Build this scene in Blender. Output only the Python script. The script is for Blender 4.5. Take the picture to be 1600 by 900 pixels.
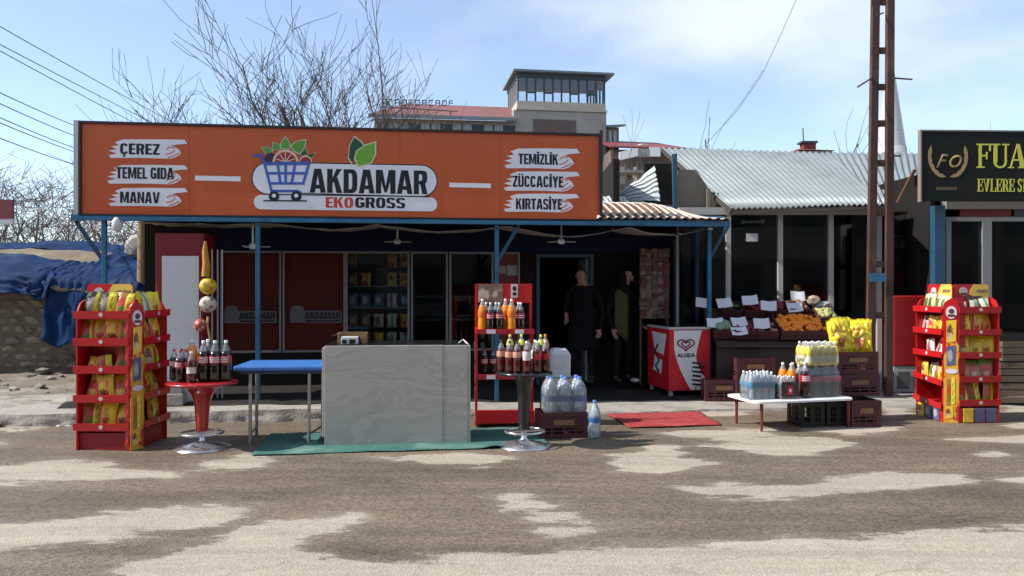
import bpy, bmesh, math, random
import numpy as np
from mathutils import Vector, Matrix, noise
random.seed(7)
R = math.radians
scene = bpy.context.scene
for o in list(bpy.data.objects):
    bpy.data.objects.remove(o)
col = scene.collection

# ------------------------------------------------------------------ camera
F, CH, HY = 1200.0, 1.6, 446.0          # focal length in photo pixels, eye height, horizon row
cam_d = bpy.data.cameras.new('camera'); cam_d.lens = 27.0; cam_d.sensor_width = 36.0
cam_d.shift_y = -4.0/1600; cam_d.clip_end = 5000; cam_d.clip_start = 0.05
cam = bpy.data.objects.new('camera', cam_d); col.objects.link(cam)
cam.location = (0, 0, CH); cam.rotation_euler = (R(90), 0, 0)
scene.camera = cam

# ------------------------------------------------------------------ sky, sun, exposure
SUN_EL, SUN_AZ = 43.0, -99.0            # azimuth from +Y, clockwise; the sun stands to the left
wd = bpy.data.worlds.new('World'); scene.world = wd; wd.use_nodes = True
wn, wl = wd.node_tree.nodes, wd.node_tree.links
for n in list(wn): wn.remove(n)
w_out = wn.new('ShaderNodeOutputWorld'); w_bg = wn.new('ShaderNodeBackground')
sky = wn.new('ShaderNodeTexSky'); sky.sky_type = 'NISHITA'; sky.sun_disc = False
sky.sun_elevation = R(SUN_EL); sky.sun_rotation = R(SUN_AZ)
sky.altitude = 1700; sky.air_density = 1.0; sky.dust_density = 0.7; sky.ozone_density = 1.6
w_bg.inputs['Strength'].default_value = 0.15
tc = wn.new('ShaderNodeTexCoord'); mp = wn.new('ShaderNodeMapping')
mp.inputs['Scale'].default_value = (1.0, 1.0, 2.6); mp.inputs['Location'].default_value = (-0.35, 0.45, 0.12)
nz = wn.new('ShaderNodeTexNoise'); nz.inputs['Scale'].default_value = 1.7; nz.inputs['Detail'].default_value = 5
nz.inputs['Roughness'].default_value = 0.5
rmp = wn.new('ShaderNodeMapRange'); rmp.inputs['From Min'].default_value = 0.45; rmp.inputs['From Max'].default_value = 0.72
rmp.inputs['To Min'].default_value = 0.16; rmp.inputs['To Max'].default_value = 0.85; rmp.interpolation_type = 'SMOOTHSTEP'
mixc = wn.new('ShaderNodeMix'); mixc.data_type = 'RGBA'
mixc.inputs[7].default_value = (4.5, 4.8, 5.1, 1)
wl.new(tc.outputs['Generated'], mp.inputs['Vector']); wl.new(mp.outputs['Vector'], nz.inputs['Vector'])
wl.new(nz.outputs['Fac'], rmp.inputs['Value']); wl.new(rmp.outputs['Result'], mixc.inputs[0])
wl.new(sky.outputs['Color'], mixc.inputs[6]); wl.new(mixc.outputs[2], w_bg.inputs['Color'])
wl.new(w_bg.outputs['Background'], w_out.inputs['Surface'])

sun_d = bpy.data.lights.new('sun', 'SUN'); sun_d.energy = 4.2; sun_d.angle = R(0.6); sun_d.color = (1.0, 0.95, 0.87)
sun = bpy.data.objects.new('sun', sun_d); col.objects.link(sun)
sdir = Vector((math.sin(R(SUN_AZ))*math.cos(R(SUN_EL)), math.cos(R(SUN_AZ))*math.cos(R(SUN_EL)), math.sin(R(SUN_EL))))
sun.rotation_euler = (-sdir).to_track_quat('-Z', 'Y').to_euler()
sun.location = sdir*50
vs = scene.view_settings; vs.view_transform = 'Standard'; vs.look = 'None'; vs.exposure = 0.66; vs.gamma = 1.0
vs.use_curve_mapping = False
scene.cycles.max_bounces = 7; scene.cycles.transparent_max_bounces = 16
scene.cycles.use_denoising = True; scene.cycles.sample_clamp_indirect = 6.0

# ------------------------------------------------------------------ measuring helpers
def W(px, py, d):
    return Vector(((px-800)/F*d, d, CH-(py-HY)/F*d))
def G(px, py, z=0.0):
    d = (CH-z)*F/(py-HY)
    return Vector(((px-800)/F*d, d, z))
SR = R(7.1)                                           # the shop front is turned by this much
SO = Vector(((128-800)/F*9.4, 9.4, 0))                # left end of the shop sign
SU = Vector((math.cos(SR), math.sin(SR), 0)); SV = Vector((-math.sin(SR), math.cos(SR), 0))
def S(u, v, z=0.0):
    p = SO + SU*u + SV*v; return Vector((p.x, p.y, z))
def SP(px, py, v=0.0):
    """where the sight line through a photo pixel meets the shop plane at depth v: (u, z)"""
    dx, dz = (px-800)/F, -(py-HY)/F
    t = (v + SO.dot(SV))/(dx*SV.x + SV.y)
    p = Vector((dx*t, t, 0)) - SO
    return p.dot(SU), CH + t*dz

# ------------------------------------------------------------------ materials
MATS = {}
def nd(nt, typ, **kw):
    n = nt.nodes.new(typ)
    for k, v in kw.items():
        if k in n.inputs: n.inputs[k].default_value = v
        else: setattr(n, k, v)
    return n
def c4(c): return (c[0], c[1], c[2], 1.0)
def srgb(r, g, b):
    f = lambda x: ((x/255+0.055)/1.055)**2.4 if x > 10 else x/255/12.92
    return (f(r), f(g), f(b))
def new_mat(name):
    m = bpy.data.materials.new(name); m.use_nodes = True
    return m, m.node_tree, m.node_tree.nodes['Principled BSDF']
def M(name, c, rough=0.6, metal=0.0, var=0.10, scale=6.0, bump=0.0, bscale=40.0, coat=0.0, c2=None, thr=(0.45, 0.65), stretch=None, spec=None):
    """plain procedural material: colour with soft blotches, optional second colour in patches, optional fine relief"""
    if name in MATS: return MATS[name]
    m, nt, b = new_mat(name)
    t = nd(nt, 'ShaderNodeTexCoord'); src = t.outputs['Object']
    if stretch:
        mpn = nd(nt, 'ShaderNodeMapping'); mpn.inputs['Scale'].default_value = stretch
        nt.links.new(src, mpn.inputs['Vector']); src = mpn.outputs['Vector']
    n = nd(nt, 'ShaderNodeTexNoise', Scale=scale, Detail=6.0, Roughness=0.6); nt.links.new(src, n.inputs['Vector'])
    mx = nd(nt, 'ShaderNodeMix', data_type='RGBA')
    lo = [x*(1-var*1.6) for x in c]; hi = [min(1, x*(1+var)) for x in c]
    mx.inputs[6].default_value = c4(lo); mx.inputs[7].default_value = c4(hi)
    nt.links.new(n.outputs['Fac'], mx.inputs[0]); outc = mx.outputs[2]
    if c2:
        n2 = nd(nt, 'ShaderNodeTexNoise', Scale=scale*0.45, Detail=8.0, Roughness=0.65); nt.links.new(src, n2.inputs['Vector'])
        mr = nd(nt, 'ShaderNodeMapRange'); mr.inputs['From Min'].default_value = thr[0]; mr.inputs['From Max'].default_value = thr[1]
        nt.links.new(n2.outputs['Fac'], mr.inputs['Value'])
        m2 = nd(nt, 'ShaderNodeMix', data_type='RGBA'); m2.inputs[7].default_value = c4(c2)
        nt.links.new(mr.outputs['Result'], m2.inputs[0]); nt.links.new(outc, m2.inputs[6]); outc = m2.outputs[2]
    nt.links.new(outc, b.inputs['Base Color'])
    rr = nd(nt, 'ShaderNodeMapRange'); rr.inputs['To Min'].default_value = max(0.02, rough-0.1); rr.inputs['To Max'].default_value = min(1, rough+0.1)
    nt.links.new(n.outputs['Fac'], rr.inputs['Value']); nt.links.new(rr.outputs['Result'], b.inputs['Roughness'])
    b.inputs['Metallic'].default_value = metal; b.inputs['Coat Weight'].default_value = coat
    if spec is not None: b.inputs['Specular IOR Level'].default_value = spec
    if bump:
        bn = nd(nt, 'ShaderNodeTexNoise', Scale=bscale, Detail=5.0); nt.links.new(src, bn.inputs['Vector'])
        bp = nd(nt, 'ShaderNodeBump', Strength=bump, Distance=0.02)
        nt.links.new(bn.outputs['Fac'], bp.inputs['Height']); nt.links.new(bp.outputs['Normal'], b.inputs['Normal'])
    MATS[name] = m
    return m
def clear_mat(name, tint=(0.95, 0.98, 1.0), body=0.12, bodycol=(0.8, 0.85, 0.9), rough=0.06, ior=1.45):
    """clear plastic or glass: see-through with Fresnel gloss and a little milky body"""
    if name in MATS: return MATS[name]
    m = bpy.data.materials.new(name); m.use_nodes = True; nt = m.node_tree
    for n in list(nt.nodes): nt.nodes.remove(n)
    out = nd(nt, 'ShaderNodeOutputMaterial'); tr = nd(nt, 'ShaderNodeBsdfTransparent', Color=c4(tint))
    df = nd(nt, 'ShaderNodeBsdfPrincipled'); df.inputs['Base Color'].default_value = c4(bodycol); df.inputs['Roughness'].default_value = 0.3
    gl = nd(nt, 'ShaderNodeBsdfGlossy', Roughness=rough); fr = nd(nt, 'ShaderNodeFresnel', IOR=ior)
    m1 = nd(nt, 'ShaderNodeMixShader'); m1.inputs[0].default_value = body
    m2 = nd(nt, 'ShaderNodeMixShader')
    nt.links.new(tr.outputs[0], m1.inputs[1]); nt.links.new(df.outputs[0], m1.inputs[2])
    nt.links.new(fr.outputs[0], m2.inputs[0]); nt.links.new(m1.outputs[0], m2.inputs[1]); nt.links.new(gl.outputs[0], m2.inputs[2])
    nt.links.new(m2.outputs[0], out.inputs['Surface'])
    MATS[name] = m
    return m

# ------------------------------------------------------------------ mesh helpers
class MB:
    def __init__(s): s.v = []; s.f = []; s.mi = []; s.sm = []
    def add(s, vs_, fs, mi=0, smooth=False):
        o = len(s.v); s.v += [tuple(p) for p in vs_]
        for f in fs: s.f.append(tuple(i+o for i in f)); s.mi.append(mi); s.sm.append(smooth)
        return s
    def box(s, x0, x1, y0, y1, z0, z1, mi=0):
        vs_ = [(x, y, z) for z in (z0, z1) for y in (y0, y1) for x in (x0, x1)]
        return s.add(vs_, [(0, 2, 3, 1), (4, 5, 7, 6), (0, 1, 5, 4), (2, 6, 7, 3), (0, 4, 6, 2), (1, 3, 7, 5)], mi)
    def beam(s, p, q, w, h=None, mi=0, up=(0, 0, 1)):
        p, q = Vector(p), Vector(q); h = h or w; d = (q-p).normalized(); up = Vector(up)
        if abs(d.dot(up)) > 0.98: up = Vector((0, 1, 0))
        a = d.cross(up).normalized()*w/2; b = a.cross(d).normalized()*h/2
        vs_ = [e+sx*a+sy*b for e in (p, q) for sx, sy in ((-1, -1), (1, -1), (1, 1), (-1, 1))]
        return s.add(vs_, [(0, 3, 2, 1), (4, 5, 6, 7), (0, 1, 5, 4), (1, 2, 6, 5), (2, 3, 7, 6), (3, 0, 4, 7)], mi)
    def tube(s, pts, r, n=8, mi=0, smooth=True, caps=True):
        pts = [Vector(p) for p in pts]; k = len(pts); rs = r if isinstance(r, (list, tuple)) else [r]*k
        vs_ = []; a = None
        for i in range(k):
            d = (pts[min(i+1, k-1)]-pts[max(i-1, 0)]).normalized()
            if a is None:
                a = d.cross(Vector((0, 0, 1))); a = a if a.length > 1e-3 else d.cross(Vector((0, 1, 0)))
            a = (a-d*a.dot(d)).normalized(); b = d.cross(a)
            vs_ += [pts[i]+(a*math.cos(2*math.pi*j/n)+b*math.sin(2*math.pi*j/n))*rs[i] for j in range(n)]
        fs = [(i*n+j, i*n+(j+1) % n, (i+1)*n+(j+1) % n, (i+1)*n+j) for i in range(k-1) for j in range(n)]
        s.add(vs_, fs, mi, smooth)
        if caps:
            s.add(vs_[:n], [tuple(range(n))[::-1]], mi); s.add(vs_[-n:], [tuple(range(n))], mi)
        return s
    def lathe(s, prof, n=20, c=(0, 0, 0), mi=0, smooth=True):
        vs_ = [(c[0]+r*math.cos(2*math.pi*j/n), c[1]+r*math.sin(2*math.pi*j/n), c[2]+z) for r, z in prof for j in range(n)]
        fs = [(i*n+j, i*n+(j+1) % n, (i+1)*n+(j+1) % n, (i+1)*n+j) for i in range(len(prof)-1) for j in range(n)]
        return s.add(vs_, fs, mi, smooth)
    def prism(s, poly, y0, y1, mi=0):
        """polygon in x,z pushed from y0 (front) to y1"""
        n = len(poly)
        vs_ = [(x, y0, z) for x, z in poly]+[(x, y1, z) for x, z in poly]
        fs = [tuple(range(n)), tuple(range(2*n-1, n-1, -1))]+[(i, i+n, (i+1) % n+n, (i+1) % n) for i in range(n)]
        return s.add(vs_, fs, mi)
    def prismz(s, poly, z0, z1, mi=0):
        n = len(poly)
        vs_ = [(x, y, z0) for x, y in poly]+[(x, y, z1) for x, y in poly]
        fs = [tuple(range(n))[::-1], tuple(range(n, 2*n))]+[(i, (i+1) % n, (i+1) % n+n, i+n) for i in range(n)]
        return s.add(vs_, fs, mi)
    def grid(s, fn, nu, nv, mi=0, smooth=True, mfn=None):
        vs_ = [fn(i/nu, j/nv) for j in range(nv+1) for i in range(nu+1)]
        o = len(s.v); s.v += [tuple(p) for p in vs_]
        for j in range(nv):
            for i in range(nu):
                a = o+j*(nu+1)+i
                s.f.append((a, a+1, a+nu+2, a+nu+1)); s.mi.append(mfn((i+.5)/nu, (j+.5)/nv) if mfn else mi); s.sm.append(smooth)
        return s
    def blob(s, c, r, sub=1, jit=0.15, seed=0, sc=(1, 1, 1), mi=0, smooth=False):
        bm = bmesh.new(); bmesh.ops.create_icosphere(bm, subdivisions=sub, radius=1.0)
        rnd = random.Random(seed)
        vs_ = []
        for v in bm.verts:
            k = 1+jit*(rnd.random()*2-1)
            vs_.append((c[0]+v.co.x*r*sc[0]*k, c[1]+v.co.y*r*sc[1]*k, c[2]+v.co.z*r*sc[2]*k))
        s.add(vs_, [tuple(v.index for v in f.verts) for f in bm.faces], mi, smooth); bm.free()
        return s
    def mesh(s, name, mats):
        me = bpy.data.meshes.new(name); me.from_pydata(s.v, [], s.f)
        for m in (mats if isinstance(mats, (list, tuple)) else [mats]): me.materials.append(m)
        me.polygons.foreach_set('material_index', s.mi); me.polygons.foreach_set('use_smooth', s.sm)
        me.update(); return me
    def build(s, name, mats, parent=None, loc=None, rotz=0.0, bevel=0.0, thick=0.0, fixn=False):
        me = s.mesh(name, mats)
        if fixn:
            bm = bmesh.new(); bm.from_mesh(me); bmesh.ops.recalc_face_normals(bm, faces=bm.faces); bm.to_mesh(me); bm.free()
        return link(name, me, parent, loc, rotz, bevel, thick)
def link(name, me, parent=None, loc=None, rotz=0.0, bevel=0.0, thick=0.0):
    o = bpy.data.objects.new(name, me); col.objects.link(o)
    if parent: o.parent = parent
    if loc is not None: o.location = loc
    if rotz: o.rotation_euler = (0, 0, rotz)
    if thick:
        md = o.modifiers.new('thickness', 'SOLIDIFY'); md.thickness = thick; md.offset = 0
    if bevel:
        md = o.modifiers.new('bevel', 'BEVEL'); md.width = bevel; md.segments = 2; md.limit_method = 'ANGLE'; md.angle_limit = R(40)
    return o
def tag(o, label=None, cat=None, group=None, kind=None):
    if label: o['label'] = label
    if cat: o['category'] = cat
    if group: o['group'] = group
    if kind: o['kind'] = kind
    return o
def empty(name, loc=(0, 0, 0), rotz=0.0, label=None, cat=None, group=None):
    o = bpy.data.objects.new(name, None); col.objects.link(o); o.location = loc; o.rotation_euler = (0, 0, rotz)
    o.empty_display_size = 0.1
    return tag(o, label, cat, group)
KIDS = {}
def kids(o):
    return [c for c in bpy.data.objects if c.parent == o]
def dup(root, loc, rotz=0.0, label=None, group=None, scale=None, ch=None):
    r = root.copy(); col.objects.link(r); r.location = loc; r.rotation_euler = (0, 0, rotz)
    if scale: r.scale = scale if isinstance(scale, (tuple, list)) else (scale,)*3
    if label: r['label'] = label
    if group: r['group'] = group
    if root.name not in KIDS: KIDS[root.name] = [(c, kids(c)) for c in kids(root)]
    for c, gs in KIDS[root.name]:
        d = c.copy(); col.objects.link(d); d.parent = r
        for g in gs:
            e = g.copy(); col.objects.link(e); e.parent = d
    return r
_cap = [None]
def text_mesh(s, w, h, bold=0.0, depth=0.0, shear=0.0, space=1.0):
    """lettering in the x,z plane facing -y; w = full width (None keeps proportions), h = height of a capital"""
    def raw(t):
        cu = bpy.data.curves.new('lettering', 'FONT'); cu.body = t; cu.size = 1; cu.offset = bold; cu.resolution_u = 3
        cu.shear = shear; cu.space_character = space
        o = bpy.data.objects.new('lettering', cu); col.objects.link(o)
        me = bpy.data.meshes.new_from_object(o.evaluated_get(bpy.context.evaluated_depsgraph_get()))
        bpy.data.objects.remove(o); bpy.data.curves.remove(cu); return me
    me = raw(s); hh = raw('H')
    ys = [v.co.y for v in hh.vertices]; y0, ch = min(ys), max(ys)-min(ys); bpy.data.meshes.remove(hh)
    xs = [v.co.x for v in me.vertices]; x0, ww = min(xs), max(xs)-min(xs)
    sz = h/ch; sx = w/ww if w else sz
    for v in me.vertices: v.co = ((v.co.x-x0)*sx, 0, (v.co.y-y0)*sz)
    if depth:
        bm = bmesh.new(); bm.from_mesh(me)
        g = bmesh.ops.extrude_face_region(bm, geom=bm.faces[:])
        for e in g['geom']:
            if isinstance(e, bmesh.types.BMVert): e.co.y -= depth
        bmesh.ops.recalc_face_normals(bm, faces=bm.faces); bm.to_mesh(me); bm.free()
    return me
def lettering(s, w, h, mat, parent, loc, rotz=0.0, bold=0.0, depth=0.004, shear=0.0, space=1.0, name='lettering'):
    me = text_mesh(s, w, h, bold, depth, shear, space); me.materials.append(mat); me.name = name
    return link(name, me, parent, loc, rotz)
GLYPH_W = {'I': .27, 'İ': .27, 'M': .82, 'N': .62, 'T': .54, 'E': .47, 'L': .45, 'Z': .50, ' ': .26, 'A': .66, 'V': .66, 'Y': .60, 'K': .62, 'O': .58, 'G': .58, 'C': .56, 'Ç': .56, 'S': .55, 'D': .57, 'R': .58, 'U': .58, 'Ü': .58}
def glyph(ch):
    """heavy condensed capital as convex pieces in a unit box"""
    q = []; sx, sy = .37, .165
    rc = lambda a, b, c, d: q.append([(a, b), (c, b), (c, d), (a, d)])
    def ring(cx, cy, a, b, t0, t1, n=14, tx=sx, ty=sy):
        def pt(t, ra, rb):
            c, s = math.cos(t), math.sin(t); k = 2/3.2
            return (cx+ra*abs(c)**k*math.copysign(1, c), cy+rb*abs(s)**k*math.copysign(1, s))
        for i in range(n):
            u0, u1 = R(t0+(t1-t0)*i/n), R(t0+(t1-t0)*(i+1)/n)
            q.append([pt(u0, a, b), pt(u1, a, b), pt(u1, a-tx, b-ty), pt(u0, a-tx, b-ty)])
    base = {'İ': 'I', 'Ç': 'C', 'Ü': 'U'}.get(ch, ch)
    if base == 'I': rc(0, 0, 1, 1)
    if base in 'EL':
        rc(0, 0, .46, 1); rc(.46, 0, 1, sy)
        if base == 'E': rc(.46, .42, .92, .57); rc(.46, 1-sy, 1, 1)
    if base == 'T': rc(0, 1-sy, 1, 1); rc(.28, 0, .72, 1-sy)
    if base == 'Z': rc(0, 0, 1, sy); rc(0, 1-sy, 1, 1); q.append([(0, sy), (.44, sy), (1, 1-sy), (.56, 1-sy)])
    if base == 'N': rc(0, 0, .34, 1); rc(.66, 0, 1, 1); q.append([(.34, 1), (.30, .72), (.66, 0), (.70, .30)])
    if base == 'M': rc(0, 0, .27, 1); rc(.73, 0, 1, 1); q.append([(.10, 1), (.34, 1), (.56, .05), (.44, .05)]); q.append([(.66, 1), (.90, 1), (.56, .05), (.44, .05)])
    if base in 'AV':
        f = (lambda p: p) if base == 'A' else (lambda p: (p[0], 1-p[1]))
        for p in ([(0, 0), (.33, 0), (.56, 1), (.28, 1)], [(.67, 0), (1, 0), (.72, 1), (.44, 1)]): q.append([f(x) for x in p])
        if base == 'A': rc(.22, .17, .78, .33)
    if base == 'K': rc(0, 0, .36, 1); q.append([(.34, .38), (.34, .60), (.62, 1), (.98, 1)]); q.append([(.40, .58), (.68, .66), (1, 0), (.62, 0)])
    if base == 'Y': q.append([(0, 1), (.38, 1), (.66, .40), (.34, .40)]); q.append([(.62, 1), (1, 1), (.66, .40), (.34, .40)]); rc(.32, 0, .68, .44)
    if base == 'D': rc(0, 0, .37, 1); rc(.37, 0, .5, sy); rc(.37, 1-sy, .5, 1); ring(.5, .5, .5, .5, -90, 90)
    if base == 'R':
        rc(0, 0, .37, 1); rc(.37, 1-sy, .5, 1); rc(.37, .42, .5, .56); ring(.5, .71, .48, .29, -90, 90, ty=.15); q.append([(.44, .48), (.80, .50), (1, 0), (.63, 0)])
    if base == 'O': ring(.5, .5, .5, .5, 0, 360, 24)
    if base == 'C': ring(.5, .5, .5, .5, 24, 336, 22)
    if base == 'G': ring(.5, .5, .5, .5, 24, 330, 22); rc(.52, .36, 1, .52); rc(.63, .08, 1, .40)
    if base == 'U': rc(0, .28, .36, 1); rc(.64, .28, 1, 1); ring(.5, .30, .5, .30, 180, 360, 12, tx=.36)
    if base == 'S': ring(.5, .73, .5, .27, 8, 262, 14, ty=.15); ring(.5, .27, .5, .27, 82, -172, 14, ty=.15); q.append([(.30, .58), (.5, .60), (.72, .42), (.5, .40)])
    if ch == 'İ': rc(0, 1.05, 1, 1.20)
    if ch == 'Ü': rc(.10, 1.05, .40, 1.19); rc(.60, 1.05, .90, 1.19)
    if ch == 'Ç': q.append([(.42, 0), (.62, 0), (.66, -.16), (.42, -.16)]); q.append([(.30, -.24), (.62, -.24), (.66, -.14), (.34, -.15)])
    return q
def block_text(s, w, h, mat, parent, loc, depth=.003, gap=.055, name='lettering'):
    """heavy condensed capitals facing -y, w wide and h tall"""
    tot = sum(GLYPH_W[c] for c in s)+gap*(len(s)-1); m = MB(); x = 0.0; rn = random.Random(1)
    for c in s:
        gw = GLYPH_W[c]
        for k, poly in enumerate(glyph(c)):
            m.prism([((x+p*gw)*w/tot, z*h) for p, z in poly], -depth-.0001-.00009*(k % 7), 0)
        x += gw+gap
    return m.build(name, mat, parent, loc, fixn=True)
def rounded(x0, x1, z0, z1, r, n=6):
    p = []
    for cx, cz, a0 in ((x1-r, z1-r, 0), (x0+r, z1-r, 90), (x0+r, z0+r, 180), (x1-r, z0+r, 270)):
        for i in range(n+1):
            a = R(a0+90*i/n); p.append((cx+r*math.cos(a), cz+r*math.sin(a)))
    return p[::-1]
def ellipse(cx, cz, rx, rz, n=20):
    return [(cx+rx*math.cos(-2*math.pi*i/n), cz+rz*math.sin(-2*math.pi*i/n)) for i in range(n)]
# ================================================================== ground, road, pavement
DRY = [
 [(-260,735),(0,728),(60,720),(120,719),(180,729),(230,738),(275,740),(270,750),(225,748),(150,752),(60,754),(-260,756)],
 [(290,722),(340,718),(385,706),(430,718),(400,730),(350,735),(310,733)],
 [(590,714),(650,709),(740,707),(792,716),(760,730),(700,728),(650,721)],
 [(-300,828),(80,815),(170,805),(260,796),(350,784),(402,797),(360,815),(260,828),(180,838),(120,852),(60,862),(-300,872)],
 [(472,805),(550,808),(548,830),(495,836),(465,850),(475,866),(560,877),(800,872),(1000,852),(1300,838),(1900,815),(2100,1500),(-600,1500),(150,905),(200,880),(300,855),(380,826),(430,816)],
 [(755,779),(820,772),(850,785),(885,790),(850,797),(790,795)],
 [(820,806),(870,802),(915,806),(880,813),(830,812)],
 [(850,826),(940,819),(1010,822),(960,829),(870,834)],
 [(945,712),(1000,706),(1020,695),(1060,700),(1066,713),(1125,723),(1080,732),(1030,740),(970,735)],
 [(1105,697),(1150,688),(1220,683),(1290,686),(1325,693),(1290,705),(1220,711),(1160,706)],
 [(1050,759),(1150,755),(1250,756),(1300,746),(1400,740),(1500,742),(1520,755),(1440,765),(1330,763),(1220,777),(1100,776)],
 [(1545,745),(1620,738),(1800,742),(1800,757),(1600,757)],
 [(1030,675),(1100,671),(1215,669),(1212,682),(1140,687),(1060,684)],
 [(1000,645),(1040,640),(1120,634),(1210,628),(1210,640),(1150,650),(1060,650)],
 [(1255,672),(1330,668),(1402,667),(1390,674),(1320,678)],
 [(1480,686),(1600,680),(1720,686),(1600,693)],
 [(1520,711),(1560,708),(1590,713),(1550,716)],
 [(1380,637),(1420,635),(1425,650),(1385,653)],
 [(1570,622),(1700,615),(1700,640),(1575,645)],
 [(1570,662),(1700,656),(1700,668),(1580,670)],
 [(-200,662),(30,662),(62,668),(20,674),(-200,676)],
 [(-200,690),(-10,688),(12,692),(-10,696),(-200,698)],
 [(1480,905),(1600,895),(1650,900)],
]
def sdf(px, py, poly):
    d = np.full(px.shape, 1e9); inside = np.zeros(px.shape, bool); n = len(poly)
    for i in range(n):
        ax, ay = poly[i]; bx, by = poly[(i+1) % n]
        ex, ey = bx-ax, by-ay; L = ex*ex+ey*ey+1e-12
        t = np.clip(((px-ax)*ex+(py-ay)*ey)/L, 0, 1)
        d = np.minimum(d, np.hypot(px-ax-t*ex, py-ay-t*ey))
        c = ((ay > py) != (by > py)) & (px < (bx-ax)*(py-ay)/(by-ay+1e-12)+ax)
        inside ^= c
    return np.where(inside, d, -d)
def ground_mat(name):
    m, nt, b = new_mat(name); L = nt.links.new
    t = nd(nt, 'ShaderNodeTexCoord'); at = nd(nt, 'ShaderNodeAttribute', attribute_name='dry')
    mpn = nd(nt, 'ShaderNodeMapping'); mpn.inputs['Scale'].default_value = (0.42, 1.15, 1); L(t.outputs['Object'], mpn.inputs['Vector'])
    n1 = nd(nt, 'ShaderNodeTexNoise', Scale=3.0, Detail=11.0, Roughness=0.68); L(mpn.outputs[0], n1.inputs['Vector'])
    nf = nd(nt, 'ShaderNodeTexNoise', Scale=70.0, Detail=3.0, Roughness=0.7); L(t.outputs['Object'], nf.inputs['Vector'])
    ad = nd(nt, 'ShaderNodeMath', operation='MULTIPLY_ADD'); L(n1.outputs['Fac'], ad.inputs[0]); ad.inputs[1].default_value = 0.80; L(at.outputs['Fac'], ad.inputs[2])
    ad2 = nd(nt, 'ShaderNodeMath', operation='MULTIPLY_ADD'); L(nf.outputs['Fac'], ad2.inputs[0]); ad2.inputs[1].default_value = 0.14; L(ad.outputs[0], ad2.inputs[2])
    mr = nd(nt, 'ShaderNodeMapRange'); mr.interpolation_type = 'SMOOTHSTEP'
    mr.inputs['From Min'].default_value = 0.43; mr.inputs['From Max'].default_value = 0.50; L(ad2.outputs[0], mr.inputs['Value'])
    mw = nd(nt, 'ShaderNodeMapRange'); mw.interpolation_type = 'SMOOTHSTEP'; mw.inputs['From Min'].default_value = 0.30; mw.inputs['From Max'].default_value = 0.50; mw.inputs['To Max'].default_value = 0.20; L(ad2.outputs[0], mw.inputs['Value'])
    mxx = nd(nt, 'ShaderNodeMath', operation='MAXIMUM'); L(mr.outputs[0], mxx.inputs[0]); L(mw.outputs[0], mxx.inputs[1])
    # damp asphalt with visible stones
    vo = nd(nt, 'ShaderNodeTexVoronoi', Scale=65.0); L(t.outputs['Object'], vo.inputs['Vector'])
    vr = nd(nt, 'ShaderNodeSeparateColor'); L(vo.outputs['Color'], vr.inputs[0])
    n2 = nd(nt, 'ShaderNodeTexNoise', Scale=1.1, Detail=7.0, Roughness=0.6); L(mpn.outputs[0], n2.inputs['Vector'])
    r2 = nd(nt, 'ShaderNodeMapRange'); r2.inputs['From Min'].default_value = .3; r2.inputs['From Max'].default_value = .7; L(n2.outputs['Fac'], r2.inputs['Value'])
    wet = nd(nt, 'ShaderNodeMix', data_type='RGBA'); wet.inputs[6].default_value = c4((0.098, 0.075, 0.053)); wet.inputs[7].default_value = c4((0.178, 0.140, 0.100)); L(r2.outputs[0], wet.inputs[0])
    st = nd(nt, 'ShaderNodeMapRange'); st.inputs['To Min'].default_value = 0.68; st.inputs['To Max'].default_value = 1.42; L(vr.outputs[0], st.inputs['Value'])
    wm = nd(nt, 'ShaderNodeMix', data_type='RGBA', blend_type='MULTIPLY'); wm.inputs[0].default_value = 1; L(wet.outputs[2], wm.inputs[6]); L(st.outputs[0], wm.inputs[7])
    # dusty dry surface
    n3 = nd(nt, 'ShaderNodeTexNoise', Scale=5.0, Detail=9.0, Roughness=0.7); L(t.outputs['Object'], n3.inputs['Vector'])
    dry = nd(nt, 'ShaderNodeMix', data_type='RGBA'); dry.inputs[6].default_value = c4((0.285, 0.243, 0.186)); dry.inputs[7].default_value = c4((0.41, 0.36, 0.287)); L(n3.outputs['Fac'], dry.inputs[0])
    s2 = nd(nt, 'ShaderNodeMapRange'); s2.inputs['To Min'].default_value = 0.86; s2.inputs['To Max'].default_value = 1.12; L(vr.outputs[1], s2.inputs['Value'])
    dm = nd(nt, 'ShaderNodeMix', data_type='RGBA', blend_type='MULTIPLY'); dm.inputs[0].default_value = 1; L(dry.outputs[2], dm.inputs[6]); L(s2.outputs[0], dm.inputs[7])
    fin = nd(nt, 'ShaderNodeMix', data_type='RGBA'); L(mxx.outputs[0], fin.inputs[0]); L(wm.outputs[2], fin.inputs[6]); L(dm.outputs[2], fin.inputs[7])
    # hairline cracks, oil spots and faint wheel tracks
    wp_ = nd(nt, 'ShaderNodeTexNoise', Scale=1.3, Detail=4.0); L(t.outputs['Object'], wp_.inputs['Vector'])
    wv_ = nd(nt, 'ShaderNodeVectorMath', operation='MULTIPLY_ADD'); L(wp_.outputs['Color'], wv_.inputs[0]); wv_.inputs[1].default_value = (.9, .9, 0); L(t.outputs['Object'], wv_.inputs[2])
    cv = nd(nt, 'ShaderNodeTexVoronoi', Scale=0.55, feature='DISTANCE_TO_EDGE'); L(wv_.outputs[0], cv.inputs['Vector'])
    cr1 = nd(nt, 'ShaderNodeMapRange'); cr1.inputs['From Min'].default_value = .0; cr1.inputs['From Max'].default_value = .006; cr1.inputs['To Min'].default_value = .80; cr1.inputs['To Max'].default_value = 1.0; L(cv.outputs['Distance'], cr1.inputs['Value'])
    tm = nd(nt, 'ShaderNodeMapping'); tm.inputs['Scale'].default_value = (.10, 3.2, 1); L(t.outputs['Object'], tm.inputs['Vector'])
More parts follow.
